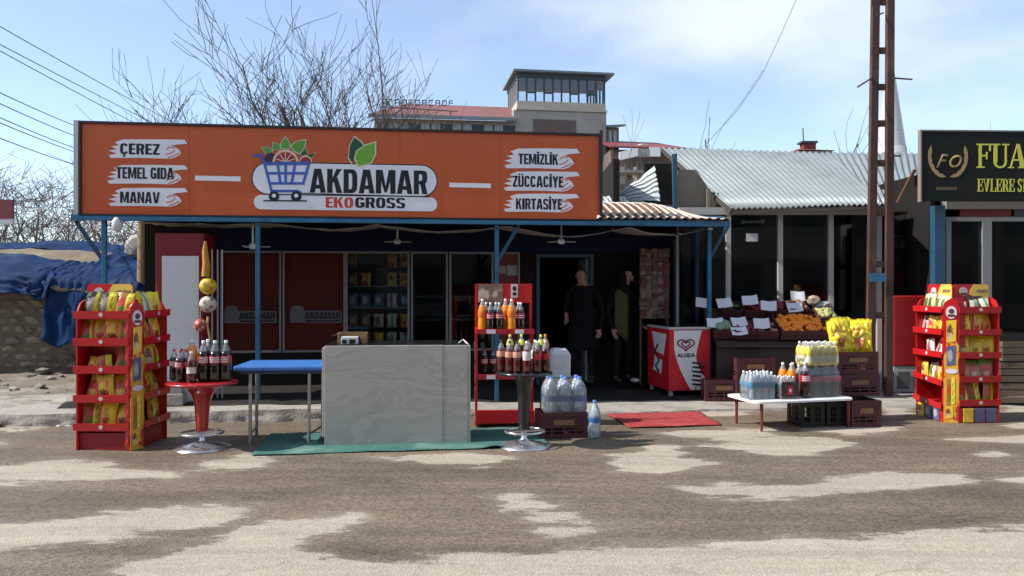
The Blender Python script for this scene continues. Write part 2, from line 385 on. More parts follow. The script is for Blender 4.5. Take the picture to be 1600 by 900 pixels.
    tn = nd(nt, 'ShaderNodeTexNoise', Scale=1.6, Detail=4.0, Roughness=.55); L(tm.outputs[0], tn.inputs['Vector'])
    tr_ = nd(nt, 'ShaderNodeMapRange'); tr_.inputs['From Min'].default_value = .3; tr_.inputs['From Max'].default_value = .7; tr_.inputs['To Min'].default_value = .82; tr_.inputs['To Max'].default_value = 1.14; L(tn.outputs['Fac'], tr_.inputs['Value'])
    on_ = nd(nt, 'ShaderNodeTexNoise', Scale=2.6, Detail=3.0); L(t.outputs['Object'], on_.inputs['Vector'])
    or_ = nd(nt, 'ShaderNodeMapRange'); or_.inputs['From Min'].default_value = .70; or_.inputs['From Max'].default_value = .76; or_.inputs['To Min'].default_value = 1.0; or_.inputs['To Max'].default_value = .7; L(on_.outputs['Fac'], or_.inputs['Value'])
    mu1 = nd(nt, 'ShaderNodeMath', operation='MULTIPLY'); L(cr1.outputs[0], mu1.inputs[0]); L(tr_.outputs[0], mu1.inputs[1])
    mu2 = nd(nt, 'ShaderNodeMath', operation='MULTIPLY'); L(mu1.outputs[0], mu2.inputs[0]); L(or_.outputs[0], mu2.inputs[1])
    fw_ = nd(nt, 'ShaderNodeMix', data_type='RGBA', blend_type='MULTIPLY'); fw_.inputs[0].default_value = 1; L(fin.outputs[2], fw_.inputs[6]); L(mu2.outputs[0], fw_.inputs[7])
    L(fw_.outputs[2], b.inputs['Base Color'])
    ro = nd(nt, 'ShaderNodeMapRange'); ro.inputs['To Min'].default_value = 0.62; ro.inputs['To Max'].default_value = 0.95; L(mr.outputs[0], ro.inputs['Value']); L(ro.outputs[0], b.inputs['Roughness'])
    b.inputs['Specular IOR Level'].default_value = 0.3
    bp = nd(nt, 'ShaderNodeBump', Strength=0.55, Distance=0.006); L(vo.outputs['Distance'], bp.inputs['Height']); L(bp.outputs[0], b.inputs['Normal'])
    MATS[name] = m; return m
def build_road():
    xs = np.arange(-15, 15.01, 0.07); ys = np.concatenate([np.arange(0.5, 4, 0.25), np.arange(4, 12.6, 0.055)])
    X, Y = np.meshgrid(xs, ys)
    PX = 800+X/Y*F; PY = HY+CH*F/Y
    best = np.full(X.shape, -1e9)
    for poly in DRY:                                     # outlines measured on the photo, turned into ground metres
        pw = [(G(a, b).x, G(a, b).y) for a, b in poly]
        best = np.maximum(best, sdf(X, Y, pw))
    dry = np.clip(best*0.9, -0.42, 0.42)
    dry = np.where((Y < 3.9), 0.3, dry)
    Z = np.zeros(X.shape)
    for i in range(X.shape[0]):
        for j in range(X.shape[1]):
            Z[i, j] = 0.012*noise.noise((X[i, j]*1.3, Y[i, j]*1.3, 0))
    Z -= 0.0; ny, nx = X.shape
    me = bpy.data.meshes.new('road')
    verts = np.stack([X, Y, Z], -1).reshape(-1, 3)
    idx = np.arange(nx*ny).reshape(ny, nx)
    faces = np.stack([idx[:-1, :-1], idx[:-1, 1:], idx[1:, 1:], idx[1:, :-1]], -1).reshape(-1, 4)
    me.from_pydata(verts.tolist(), [], faces.tolist())
    a = me.attributes.new('dry', 'FLOAT', 'POINT'); a.data.foreach_set('value', dry.reshape(-1).astype(np.float32))
    me.polygons.foreach_set('use_smooth', [True]*len(me.polygons)); me.materials.append(ground_mat('damp dusty asphalt')); me.update()
    return tag(link('road', me), kind='structure')
build_road()
dirt = M('earth', (0.16, 0.13, 0.10), 0.95, var=0.3, scale=1.5, bump=0.5, bscale=14, c2=(0.24, 0.21, 0.17))
g = MB(); g.add([(-1500, -1500, -0.05), (1500, -1500, -0.05), (1500, 1500, -0.05), (-1500, 1500, -0.05)], [(0, 1, 2, 3)])
tag(g.build('ground', dirt), kind='structure')

conc = M('worn concrete', (0.34, 0.31, 0.27), 0.9, var=0.22, scale=5, bump=0.5, bscale=25, c2=(0.17, 0.15, 0.125), thr=(0.5, 0.66))
def pave_h(u): return 0.13 if u < 4.0 else max(0.03, 0.13-(u-4.0)*0.05)
def build_pavement():
    m = MB(); KV = -0.62
    def top(a, b):
        u = -3.2+a*14.0; v = KV+b*2.3
        edge = 0.05*noise.noise((u*2.3, 3.1, 0))+0.03*noise.noise((u*9, 1.1, 0)) if b < 0.05 else 0
        return (u, v+edge, pave_h(u)+0.012*noise.noise((u*2, v*2, 5)))
    m.grid(top, 200, 12)
    def face(a, b):
        u = -3.2+a*14.0
        edge = 0.05*noise.noise((u*2.3, 3.1, 0))+0.03*noise.noise((u*9, 1.1, 0))
        k = 0.035*noise.noise((u*6, b*4, 2.2))*math.sin(b*math.pi)
        return (u, KV+edge-0.05*(1-b)+k, (pave_h(u)+0.012*noise.noise((u*2, KV*2, 5)))*b-0.03*(1-b))
    m.grid(face, 200, 5)
    return tag(m.build('pavement', conc, loc=SO, rotz=SR), kind='structure')
build_pavement()
painted_shade = M('dark canopy shade tint', (0.024, 0.021, 0.019), 0.8, var=.3, scale=4, spec=.2, c2=(0.05, 0.044, 0.038), thr=(.55, .75))  # near-black sheet paints the canopy's shade over the pavement
def painted_shade_v(u): return -0.30 if u < 4.2 else -0.30+min(.4, (u-4.2)*.25)
m = MB(); m.grid(lambda a, b: (-.2+a*9.6, painted_shade_v(-.2+a*9.6)+b*(1.62-painted_shade_v(-.2+a*9.6)), pave_h(-.2+a*9.6)+.022+(-.04 if b < .01 else 0)), 60, 10)
tag(m.build('painted_canopy_shade', painted_shade, loc=SO, rotz=SR), kind='structure')
# concrete apron in front of the neighbouring shops
m = MB(); m.grid(lambda a, b: (2.6+a*9, 9.95+b*3.0+0.25*a, 0.02+0.015*noise.noise((a*20, b*9, 1))+(-0.06 if b < .02 else 0)), 60, 14)
tag(m.build('apron', conc), kind='structure')

# rough earth bank at the left, in front of the hut
def bank_z(x, y):
    k = min(1, max(0, (y-8.6)/1.2)); k2 = min(1, max(0, (-4.35-x)/0.8))
    return (0.10*k+0.16*min(1, max(0, (y-9.6)/3)))*k2-0.03*(1-k)-0.04*(1-k2)+0.05*noise.noise((x*1.6, y*1.6, 0))*k+0.03*noise.noise((x*6, y*6, 4))*k
rub = M('rubble earth', (0.20, 0.165, 0.125), 0.95, var=0.35, scale=3.0, bump=0.9, bscale=30, c2=(0.32, 0.285, 0.235), thr=(0.5, 0.62))
m = MB(); m.grid(lambda a, b: (-16+a*11.9, 8.55+b*8, bank_z(-16+a*11.9, 8.55+b*8)), 150, 90)
tag(m.build('earth_bank', rub), kind='structure')
stone_m = [M('field stone '+w, c, 0.9, var=0.25, scale=9, bump=0.4, bscale=30) for w, c in (('pale', (0.36, 0.33, 0.28)), ('grey', (0.26, 0.24, 0.21)), ('brown', (0.20, 0.165, 0.13)))]
rnd = random.Random(3)
STONES = [MB().blob((0, 0, 0), 1, 1, 0.25, s, (1, .75, .6)).mesh('stone', stone_m[s % 3]) for s in range(6)]
for i in range(70):
    px, py = rnd.uniform(-40, 118), rnd.choice([rnd.uniform(592, 662), rnd.uniform(640, 664)])
    if px > 112: continue
    p = G(px, py, 0.1); r = rnd.choice([0.03, 0.035, 0.045, 0.06]) if i > 4 else 0.12
    o = link('stone', STONES[i % 6], None, (p.x, p.y, bank_z(p.x, p.y)+r*0.25), rnd.random()*6); o.scale = (r*1.3, r*1.2, r)
    tag(o, 'loose stone lying on the earth bank before the tarpaulin hut', 'stone', 'stones on the earth bank')
for k, (px, py, r) in enumerate(((102, 632, .17), (62, 612, .10))):
    p = G(px, py, .12); o = link('stone', STONES[k], None, (p.x, p.y, bank_z(p.x, p.y)+r*.3), k*2.0); o.scale = (r*1.4, r, r*.8)
    tag(o, ('largest pale boulder on the earth bank, beside the snack rack', 'medium boulder halfway up the earth bank below the hut wall')[k], 'boulder')
# ================================================================== the shop: sign, canopy, front
blue_p = M('teal blue paint', (0.030, 0.150, 0.270), 0.45, var=0.25, scale=7, c2=(0.02, 0.085, 0.13), thr=(0.5, 0.7))
blue_dk = M('dark blue paint and post shade', (0.018, 0.07, 0.12), 0.5, var=0.25, scale=7)
sign_or = M('orange sign vinyl', (0.56, 0.100, 0.020), 0.38, var=0.10, scale=1.6, stretch=(1.5, 1, .35), bump=.12, bscale=1.3)
sign_wh = M('white sign vinyl', (0.80, 0.79, 0.80), 0.4, var=0.03)
ink = M('black print', (0.012, 0.011, 0.011), 0.4, var=0.1)
ink_red = M('red print', (0.55, 0.06, 0.03), 0.4, var=0.05)
dark_fr = M('dark sign frame', (0.025, 0.014, 0.012), 0.5)
alu = M('grey aluminium', (0.50, 0.50, 0.49), 0.45, 0.3, var=0.08)
cart_bl = M('cart blue print', (0.055, 0.115, 0.42), 0.4, var=0.05)
leaf_g = M('leaf green print', (0.10, 0.33, 0.05), 0.4, var=0.1); leaf_d = M('dark leaf print', (0.02, 0.09, 0.03), 0.4); leaf_l = M('light leaf print', (0.16, 0.40, 0.03), 0.4)
cream_pr = M('cream print', (0.72, 0.66, 0.45), 0.4, var=0.04); berry = M('dark berry print', (0.05, 0.015, 0.05), 0.4); pome = M('pomegranate print', (0.38, 0.02, 0.03), 0.4)

sg = empty('shop_sign', SO, SR, 'long orange shop sign with shopping cart logo above the canopy', 'sign')
uR, zR = SP(936, 213); zT = SP(128, 193)[1]; zB = SP(128, 334)[1]
seams = [0.0, SP(296, 260)[0], SP(625, 260)[0], SP(781, 260)[0], uR]
for i in range(4):
    MB().box(seams[i]+(0.001 if i else 0), seams[i+1]-0.0015, -0.004+0.0015*(i % 2), 0.12, zB, zT).build('panel', sign_or, sg)
MB().box(-0.02, uR+0.02, -0.03, 0.14, zT+0.001, zT+0.03).box(-0.02, uR+0.02, -0.03, 0.14, zB-0.03, zB-0.001).build('frame_rail', dark_fr, sg)
MB().box(uR+0.001, uR+0.04, -0.04, 0.15, zB-0.02, zT+0.07).build('frame_end', dark_fr, sg)
MB().box(-0.030, -0.003, -0.034, 0.15, zB-0.02, zT+0.03).build('frame_end', dark_fr, sg)
MB().box(-0.085, -0.032, -0.03, 0.16, zB-0.02, zT+0.035).build('frame_end', alu, sg)
def spoly(pts, lay, name, mat):
    q = [SP(*p) for p in pts]
    return MB().prism(q, -0.004-lay, -0.003).build(name, mat, sg, fixn=True)
def srib(pts, wpx, lay, name, mat, mb=None):
    m = mb or MB(); q = [Vector((SP(*p)[0], 0, SP(*p)[1])) for p in pts]; w = wpx/127.0
    for a, b in zip(q, q[1:]):
        d = (b-a).normalized()*w*0.35; n = Vector((-d.z, 0, d.x)).normalized()*w/2
        c = [a-d-n, b+d-n, b+d+n, a-d+n]
        m.prism([(p.x, p.z) for p in c], -0.004-lay-0.0004*random.random(), -0.003)
    return m if mb else m.build(name, mat, sg, fixn=True)
STROKE = [(.08,.17),(.18,.03),(.5,0),(.96,0.0),(1,.2),(.86,.26),(.79,.33),(.86,.42),(.9,.55),(.92,.72),(.85,.92),(.78,1),(.4,.97),(.03,1),(0,.86),(.11,.75),(.0,.63),(.11,.52),(.03,.40),(.13,.33)]
def stroke(x0, y0, x1, y1, sl):
    P_ = lambda a, b: (x0+a*(x1-x0), y0+b*(y1-y0)+sl*a*(x1-x0))
    spoly([P_(a, b) for a, b in STROKE], 0.004, 'brush_mark', sign_wh)
    sw = MB()
    for arc in ([(.74,.52),(.77,.40),(.84,.44)], [(.73,.78),(.80,.70),(.84,.56)], [(.76,.95),(.83,.84),(.89,.70)]):
        srib([P_(*p) for p in arc], 1.6, 0.0055, '', None, sw)
    sw.build('brush_streak', sign_or, sg, fixn=True)
for b, sl in (((170,217,293,247), .012), ((168,257,294,287), .012), ((170,293,294,322), .010), ((788,231,906,263), .016), ((787,267,906,298), .015), ((787,302,905,331), .012)):
    stroke(*b, sl)
def stext(s, x0, x1, yb, hpx, mat, bold, lay=0.010, depth=0.003, shear=0.0, space=1.0):
    u0, z0 = SP(x0, yb); u1, _ = SP(x1, yb); _, z1 = SP(x0, yb-hpx)
    block_text(s, u1-u0, z1-z0, mat, sg, (u0, -lay+.003, z0), depth)
for s_, x0, x1, yb, h in (('ÇEREZ',188,250,241,17),('TEMEL',182,230.5,279,18),('GIDA',235.5,272,279.8,18),('MANAV',188,250,317,17.5),('TEMİZLİK',810,872,256.5,16.5),('ZÜCCACİYE',801,880,292,17.5),('KIRTASİYE',806,878,327,17)):
    stext(s_, x0, x1, yb, h, ink, 0.036, space=1.08)
spoly([(305,274.5),(376,276),(376,283.5),(305,282)], 0.004, 'white_bar', sign_wh)
spoly([(702,285.5),(767,287),(767,294),(702,292.5)], 0.004, 'white_bar', sign_wh)
def pill(x0, x1, yt, yb, lay, mat, grow=0.0):
    u0, zt = SP(x0, yt); u1, _ = SP(x1, yt); _, zb = SP(x0, yb)
    p = rounded(u0-grow, u1+grow, zb-grow, zt+grow, (zt-zb)/2+grow-0.002, 8)
    MB().prism(p, -0.004-lay, -0.003).build('logo_plate', mat, sg, fixn=True)
pill(395, 682, 254, 302.5, 0.002, ink, 0.014); pill(395, 682, 254, 302.5, 0.004, sign_wh)
pill(397, 683, 304.5, 327, 0.0045, sign_wh)
Z5 = lambda X, Y: (390+X/5.333, 200+Y/5.333)
srib([Z5(430, 545), Z5(1500, 575)], 1.6, 0.006, 'rule', ink)
stext('AKDAMAR', 484, 668, 301.0, 37.5, ink, 0.052, space=1.10)
stext('EKO', 509, 552, 324.5, 16.5, ink_red, 0.045, space=1.12)
stext('GROSS', 555, 633, 324.8, 16.5, ink, 0.045, space=1.12)
def zp(pts, lay, name, mat): return spoly([Z5(*p) for p in pts], lay, name, mat)
def grown(pts, k):
    cx = sum(p[0] for p in pts)/len(pts); cy = sum(p[1] for p in pts)/len(pts)
    return [(cx+(x-cx)*k, cy+(y-cy)*k) for x, y in pts]
LEAVES = [([(300,75),(335,130),(332,172),(265,172),(262,128)], leaf_g), ([(465,98),(460,150),(420,215),(375,195),(345,152),(385,118)], leaf_g), ([(195,118),(252,142),(255,185),(190,178)], leaf_g), ([(102,162),(160,162),(195,190),(140,222)], leaf_g), ([(545,208),(500,215),(478,245),(522,248)], leaf_d), ([(470,170),(480,215),(440,235),(425,215)], leaf_d), ([(872,78),(930,120),(948,150),(880,190),(858,295),(825,245),(835,150)], leaf_d), ([(1045,122),(1045,220),(1010,290),(910,318),(882,250),(900,195),(960,150)], leaf_l)]
for k, (pts, mt) in enumerate(LEAVES):
    lay = 0.0065 if k < 7 else 0.0085
    zp(grown(pts, 1.13), lay-0.001, 'leaf_outline', cream_pr); zp(pts, lay, 'leaf', mt)
def zdisc(cx, cy, r, lay, name, mat, up=False):
    pts = [(cx+r*math.cos(a), cy-r*math.sin(a)) for a in [math.pi*i/14*(1 if up else 2) for i in range(15 if up else 14)]]
    return zp(pts, lay, name, mat)
zdisc(175, 255, 48, 0.0068, 'fruit', berry); zdisc(468, 285, 54, 0.0072, 'fruit_outline', cream_pr, True); zdisc(468, 287, 46, 0.0080, 'fruit', pome, True)
zdisc(300, 290, 108, 0.0078, 'fruit_outline', cream_pr, True); zdisc(300, 290, 92, 0.0084, 'fruit', ink_red, True); zdisc(300, 290, 80, 0.0090, 'fruit', pome, True)
sp = MB()
for a in (20, 55, 90, 125, 160): srib([Z5(300, 286), Z5(300+78*math.cos(R(a)), 286-78*math.sin(R(a)))], 1.3, 0.0096, '', None, sp)
sp.build('fruit_segments', cream_pr, sg, fixn=True)
zp([(130,285),(505,280),(500,310),(140,312)], 0.0100, 'cart_rim', cart_bl)
ct = MB()
for ln in ([(38,230),(100,230),(122,285),(170,470),(182,520)], [(150,378),(478,378)], [(170,462),(452,462)], [(495,300),(448,462)], [(235,300),(258,462)], [(302,300),(302,462)], [(380,300),(352,462)], [(182,526),(400,526),(425,540)]):
    srib([Z5(*p) for p in ln], 4.0, 0.0105, '', None, ct)
ct.build('cart', cart_bl, sg, fixn=True)
for cx in (205, 390):
    zdisc(cx, 570, 44, 0.0115, 'wheel', ink); zdisc(cx, 565, 17, 0.0125, 'wheel_hub', sign_wh)
srib([Z5(120, 606), Z5(475, 608)], 2.0, 0.0112, 'rule', ink)

# ------------------------------------------------------------------ canopy
galv = M('galvanised sheet', (0.50, 0.54, 0.54), 0.42, 0.35, var=0.12, scale=2.5, stretch=(3, 0.6, 1))
rust = M('rusty sheet', (0.115, 0.044, 0.022), 0.85, var=0.35, scale=5, c2=(0.30, 0.19, 0.12), thr=(0.55, 0.75))
rustlt = M('weathered cream sheet', (0.56, 0.49, 0.40), 0.7, var=0.2, scale=5, c2=(0.34, 0.21, 0.13), thr=(0.55, 0.72))
cn = empty('shop_canopy', SO, SR, 'blue steel canopy frame with corrugated roof over the shop front', 'canopy')
uE = SP(1140, 350)[0]; uS = SP(938, 345)[0]
zBm = 2.40
MB().box(-0.12, uE, -0.03, 0.03, zBm-0.005, zBm+0.075).build('front_beam', blue_p, cn, bevel=0.006)
MB().box(-0.10, uE-.02, 1.38, 1.44, zBm+0.20, zBm+0.27).build('rear_beam', blue_p, cn)
def wave(u, p=0.115, a=0.014): return a*math.sin(2*math.pi*u/p)
def roof_pt(u, b):
    v0 = -0.09 if u > uS-.04 else 0.0; v = v0+b*(1.66-v0)
    rise = 0.36*math.sin(min(1, b*1.15)*math.pi/2)
    e = max(0, (u-(uE-1.0))/1.0); e = e*e
    dent = 0.02*noise.noise((u*1.2, v*2, 0))
    return (u, v, zBm+0.088+rise*(1-0.95*e)+wave(u)+dent)
def canopy_sheet(u0, u1, mats, mfn):
    n = int((u1-u0)/0.115*8)
    return MB().grid(lambda a, b: roof_pt(u0+a*(u1-u0), b), n, 8, smooth=True, mfn=mfn).build('roof_sheet', mats, cn, thick=0.004)
ph = lambda u: (u/0.115) % 1
sheets = [-0.1, 1.2, 2.5, 3.8, 5.1, uS-0.03]
for k in range(5):
    canopy_sheet(sheets[k], sheets[k+1]-0.004, [galv], None)
rs = [uS-0.03+(uE-uS+0.03)*k/2 for k in range(3)]
for k in range(2):
    a0, a1 = rs[k], rs[k+1]-0.004
    canopy_sheet(a0, a1, [rustlt, rust], lambda a, b, a0=a0, a1=a1: 1 if ph(a0+a*(a1-a0)) > 0.30+.12*noise.noise((a*30, b*3, 1)) else 0)
def post(px, v, z1, name='post', w=0.055, dark=False):
    u = SP(px, 450, v)[0]
    MB().box(u-w/2, u+w/2, v-w/2, v+w/2, 0.02, z1).build(name, blue_p, cn, bevel=0.005); return u
up = [post(163, 0.06, zBm+0.05), post(403, 0.07, zBm+0.05), post(776, 0.07, zBm+0.05), post(1108, 0.62, zBm+0.15), post(1089, 1.24, zBm+0.2)]
def brace(p, q): MB().beam(p, q, 0.045, 0.045).build('brace', blue_dk, cn)
brace((-0.09, 0.05, zBm-0.01), (up[0]+0.03, 0.10, 1.82)); brace((up[2]+0.30, 0.075, zBm), (up[2], 0.075, 1.90)); brace((up[3]+0.28, 0.62, zBm+.05), (up[3], 0.62, 1.98)); MB().box(uE-.32, uE-.26, 0.031, .66, zBm+.0, zBm+.05).build('side_rail', blue_p, cn)
for u in (up[1], up[2], up[3]): MB().beam((u, 0.03, zBm+0.12), (u, 1.4, zBm+0.26), 0.04).build('rafter', blue_dk, cn)
tarp_w = M('off white awning cloth', (0.30, 0.275, 0.24), 0.85, var=0.15, scale=3)
def lining(u, b):
    seg = [(0.6, 2.35, 0.02), (2.35, 3.55, 0.07), (3.55, 5.3, 0.085), (5.3, 6.9, 0.14), (6.9, uE-.2, 0.10)]
    s = 0.0
    for a0, a1, h in seg:
        if a0 <= u <= a1: s = h*math.sin(math.pi*(u-a0)/(a1-a0))
    v = 0.06+b*1.3
    return (u, v, zBm-0.012-s*(1-0.2*b)+0.02*noise.noise((u*4, v*3, 1))+0.05*b)
MB().grid(lambda a, b: lining(0.6+a*(uE-0.9), b), 140, 10).build('awning_lining', tarp_w, cn, thick=0.003)
MB().tube([(uE-0.28, -0.02, zBm-0.03), (uE-0.28, -0.02, zBm-0.045)], [0.04, 0.03], 10).build('lamp', alu, cn)

lan = empty('hanging_lantern', S(SP(183, 350)[0], 0.0, 0), SR, 'small white lantern hanging under the left end of the blue beam', 'lantern')
zl = SP(183, 350)[1]
MB().lathe([(0.0, .10), (.035, .10), (.055, .06), (.06, .0), (.05, -.05), (.02, -.07), (0, -.07)], 12, (0, 0, zl-.02)).build('shade', M('lantern white', (.6, .6, .58), .5), lan)
MB().tube([(0, 0, zl+.06), (0, 0, zBm)], .006, 6).build('hook', dark_fr, lan)

def fan(px, py, v, label, rot, zc=None):
    u, z = SP(px, py, v)
    f = empty('ceiling_fan', S(u, v, z), SR+rot, label, 'ceiling fan', 'ceiling fans under the canopy')
    wm = M('fan white', (0.62, 0.62, 0.60), 0.4)
    MB().tube([(0, 0, 0), (0, 0, zBm+0.02-z)], 0.013, 8).build('rod', wm, f)
    MB().lathe([(0, .045), (.03, .045), (.05, .015), (.05, -.01), (.03, -.03), (0, -.03)], 14).build('motor', wm, f)
    for k in range(3):
        a = 2*math.pi*k/3
        b = MB(); b.prismz([(0.03, -0.012), (0.10, -0.022), (0.215, -0.018), (0.22, 0.012), (0.10, 0.02), (0.03, 0.012)], -0.003, 0.003)
        b.build('blade', wm, f, (0, 0, 0.004), a)
fan(395, 386, 0.35, 'white ceiling fan above the blue bench table', 0.15)
fan(621, 378, 1.1, 'dim ceiling fan deep under the canopy, above the marble counter', 0.5)
fan(877, 378, 0.30, 'white ceiling fan in front of the open shop door', 0.3)

# ------------------------------------------------------------------ shop front and room
FV = 1.5
def fu(px): return SP(px, 450, FV)[0]
def fz(py, px=600): return SP(px, py, FV)[1]
sh = empty('shop_building', SO, SR, 'dark single storey grocery shop with glass front under the canopy', 'building')
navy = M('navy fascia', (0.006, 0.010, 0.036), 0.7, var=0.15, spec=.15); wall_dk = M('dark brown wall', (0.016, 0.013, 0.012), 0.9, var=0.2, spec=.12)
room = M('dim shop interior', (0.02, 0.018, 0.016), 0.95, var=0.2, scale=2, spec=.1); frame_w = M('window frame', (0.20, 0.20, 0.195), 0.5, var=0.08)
glass = clear_mat('window glass', (0.82, 0.86, 0.86), 0.015, (0.05, 0.06, 0.06), 0.03, 1.42)
uL, uX = fu(226), fu(1062); zW0, zW1 = fz(549), fz(393); zF = 0.10
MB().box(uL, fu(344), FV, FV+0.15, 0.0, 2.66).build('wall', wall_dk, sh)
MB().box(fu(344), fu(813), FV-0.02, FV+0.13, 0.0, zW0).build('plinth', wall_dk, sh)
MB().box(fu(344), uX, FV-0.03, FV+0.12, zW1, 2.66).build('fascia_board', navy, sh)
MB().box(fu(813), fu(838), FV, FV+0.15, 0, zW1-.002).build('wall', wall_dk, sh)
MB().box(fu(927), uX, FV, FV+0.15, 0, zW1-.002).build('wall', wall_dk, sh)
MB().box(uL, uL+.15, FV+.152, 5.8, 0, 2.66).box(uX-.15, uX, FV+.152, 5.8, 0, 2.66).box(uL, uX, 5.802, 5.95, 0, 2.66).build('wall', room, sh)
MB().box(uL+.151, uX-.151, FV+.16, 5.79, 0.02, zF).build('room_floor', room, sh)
MB().box(uL-.05, uX+.05, FV+.17, 6.0, 2.80, 2.86).build('roof', galv, sh)
wins = [(345, 440), (442, 540), (540, 640), (642, 700), (702, 771), (773, 812)]
for a, b in wins:
    w = MB(); u0, u1 = fu(a), fu(b); t = 0.03
    w.box(u0, u0+t, FV-.03, FV+.05, zW0+.001, zW1-.001).box(u1-t, u1, FV-.03, FV+.05, zW0+.001, zW1-.001).box(u0+t, u1-t, FV-.03, FV+.05, zW1-t, zW1-.001).box(u0+t, u1-t, FV-.03, FV+.05, zW0+.001, zW0+t)
    wi = w.build('window_frame', frame_w, sh)
    MB().box(u0+t, u1-t, FV+.008, FV+.014, zW0+t, zW1-t).build('glass_pane', glass, wi)
stick = M('orange red window sticker', (0.085, 0.011, 0.006), 0.6, var=0.45, scale=1.5, spec=.2)
st_w = M('grey white sticker print', (0.12, 0.115, 0.11), 0.5)
for (a, b), (t0, t1) in zip(wins[:2], ((350, 432), (453, 540))):
    u0, u1 = fu(a)+.035, fu(b)-.035
    so = MB().box(u0, u1, FV-.004, FV+.004, zW0+.035, zW1-.035).build('window_sticker', stick, sh)
    s0, s1 = fu(t0), min(fu(t1), u1-.02)
    zc = fz(493)
    MB().prism(rounded(s0, s1, zc-.10, zc+.075, .03, 4), -0.007+FV, -0.0035+FV).prism(rounded(s0+.01, s0+.20, zc-.08, zc+.15, .06, 4), -0.0085+FV, -.007+FV).build('logo_plate', st_w, so, fixn=True)
    block_text('AKDAMAR', s1-s0-.23, .10, ink, so, (s0+.21, FV-.0075, zc-.045), .002)
    MB().box(s0+.22, s1-.03, FV-.009, FV-.007, zc-.085, zc-.06).build('rule', ink, so)
pw = M('old paper', (0.30, 0.28, 0.26), 0.8); pr = M('dull red poster', (0.14, 0.015, 0.015), 0.5)
po = MB().box(fu(775)+.03, fu(811)-.03, FV-.003, FV+.003, zW0+.1, zW1-.04).build('poster', pr, sh)
MB().box(fu(780), fu(790), FV-.006, FV-.0035, fz(427), fz(415)).box(fu(792), fu(808), FV-.006, FV-.0035, fz(430), fz(414)).build('paper', pw, po)
# open doorway
df = MB(); u0, u1 = fu(838), fu(927); zD = fz(401)
df.box(u0, u0+.05, FV-.03, FV+.1, zF, zD).box(u1-.05, u1, FV-.03, FV+.1, zF, zD).box(u0, u1, FV-.03, FV+.1, zD+.001, zD+.05).build('door_frame', blue_dk, sh)
MB().box(u0+.051, u1-.051, FV-.02, FV+.1, zD+.055, zW1-.002).build('door_lintel', wall_dk, sh)
dl = MB().box(u1-.06, u1-.02, FV+.1, FV+.85, zF+.01, zD-.01).build('door', frame_w, sh)
# shelves seen dimly inside
for k, (a, b) in enumerate(((645, 700), (705, 770))):
    s = MB(); u0, u1 = fu(a), fu(b)
    for z in (.2, .6, 1.0, 1.4): s.box(u0, u1, FV+1.6, FV+2.0, z, z+.03)
    s.box(u0, u0+.03, FV+1.6, FV+2.0, .11, 1.7)
    s.build('interior_shelf', frame_w, sh)
# blue framed glass door at the right end of the front
MB().box(fu(1050), fu(1056), FV-.10, FV-.035, .1, 2.3).build('door_post', blue_p, sh)
# corrugated scraps behind the canopy
sc_ = empty('scrap_roofing', (0, 0, 0), 0, 'crumpled galvanised sheets piled behind the rusty canopy end', 'roofing sheet')
def scrap(p0, p1, h0, h1, d0, d1, ax, name='sheet'):
    a_, b_ = W(*p0, d0), W(*p1, d1)
    def f(a, b):
        p = a_.lerp(b_, a); z = p.z+b*(h0+(h1-h0)*a)
        return (p.x, p.y+0.5*b+0.03*math.sin((b if ax else a)*40), z+0.04*noise.noise((a*4, b*3, d0)))
    MB().grid(f, 60, 40).build(name, galv, sc_, thick=0.004)
scrap((965, 314), (1032, 312), 0.10, 0.62, 12.7, 12.4, 1); scrap((938, 316), (985, 318), 0.16, 0.16, 12.2, 12.2, 0)
# ================================================================== neighbours on the right
an = empty('vegetable_shop', (0, 0, 0), 0, 'vegetable shop with tall glass front under a corrugated metal roof', 'building')
RA, RB, RC, RD = W(1034, 231, 13.6), W(1143, 327, 11.35), W(1384, 319, 11.1), W(1300, 239, 13.6)
def quad(a, b, A, B, C, D):     # a along the eave, b from eave up to ridge
    return B.lerp(C, a).lerp(A.lerp(D, a), b)
def corr_sheet(A, B, C, D, a0, a1, per, mats, parent, amp=0.019, dent=0.02):
    nrm = (C-B).cross(A-B).normalized(); L = (C-B).length
    n = max(8, int(L*(a1-a0)/per*8))
    def f(s, b):
        a = a0+s*(a1-a0); p = quad(a, b, A, B, C, D)
        return p+nrm*(amp*math.sin(2*math.pi*a*L/per)+dent*noise.noise((p.x*2, p.y*2, 3)))
    return MB().grid(f, n, 6).build('roof_sheet', mats, parent, thick=0.003)
roofm = M('zinc roofing', (0.23, 0.262, 0.268), 0.5, 0.2, var=0.16, scale=2.0, c2=(0.15, 0.17, 0.17), thr=(0.55, 0.75))
for k in range(3): corr_sheet(RA, RB, RC, RD, k/3, (k+1)/3-0.002, 0.078, roofm, an)
r2 = [W(1290, 238, 14.4), W(1345, 318, 12.3), W(1470, 322, 12.3), W(1470, 240, 14.4)]
corr_sheet(r2[0], r2[1], r2[2], r2[3], 0, 1, 0.078, roofm, an)
soft = M('dark timber', (0.06, 0.05, 0.04), 0.9, var=0.3); ply = M('faded plywood', (0.20, 0.17, 0.125), 0.8, var=0.2, scale=3)
MB().beam(RA-Vector((0, 0, .03)), RB-Vector((0, 0, .04)), .05, .06).beam(RB-Vector((0, 0, .05)), RC-Vector((0, 0, .05)), .05, .05).build('rafter', soft, an)
AY = 11.55                                             # front plane of the glass
ZB = W(1143, 336, AY).z; xs_ = [W(p, 336, AY).x for p in (1060, 1137, 1218, 1297, 1372)]
cream = M('cream frame', (0.40, 0.38, 0.34), 0.5, var=0.1)
fr = MB()
for x in xs_[1:]: fr.box(x-.035, x+.035, AY-.05, AY+.05, 0.03, ZB)
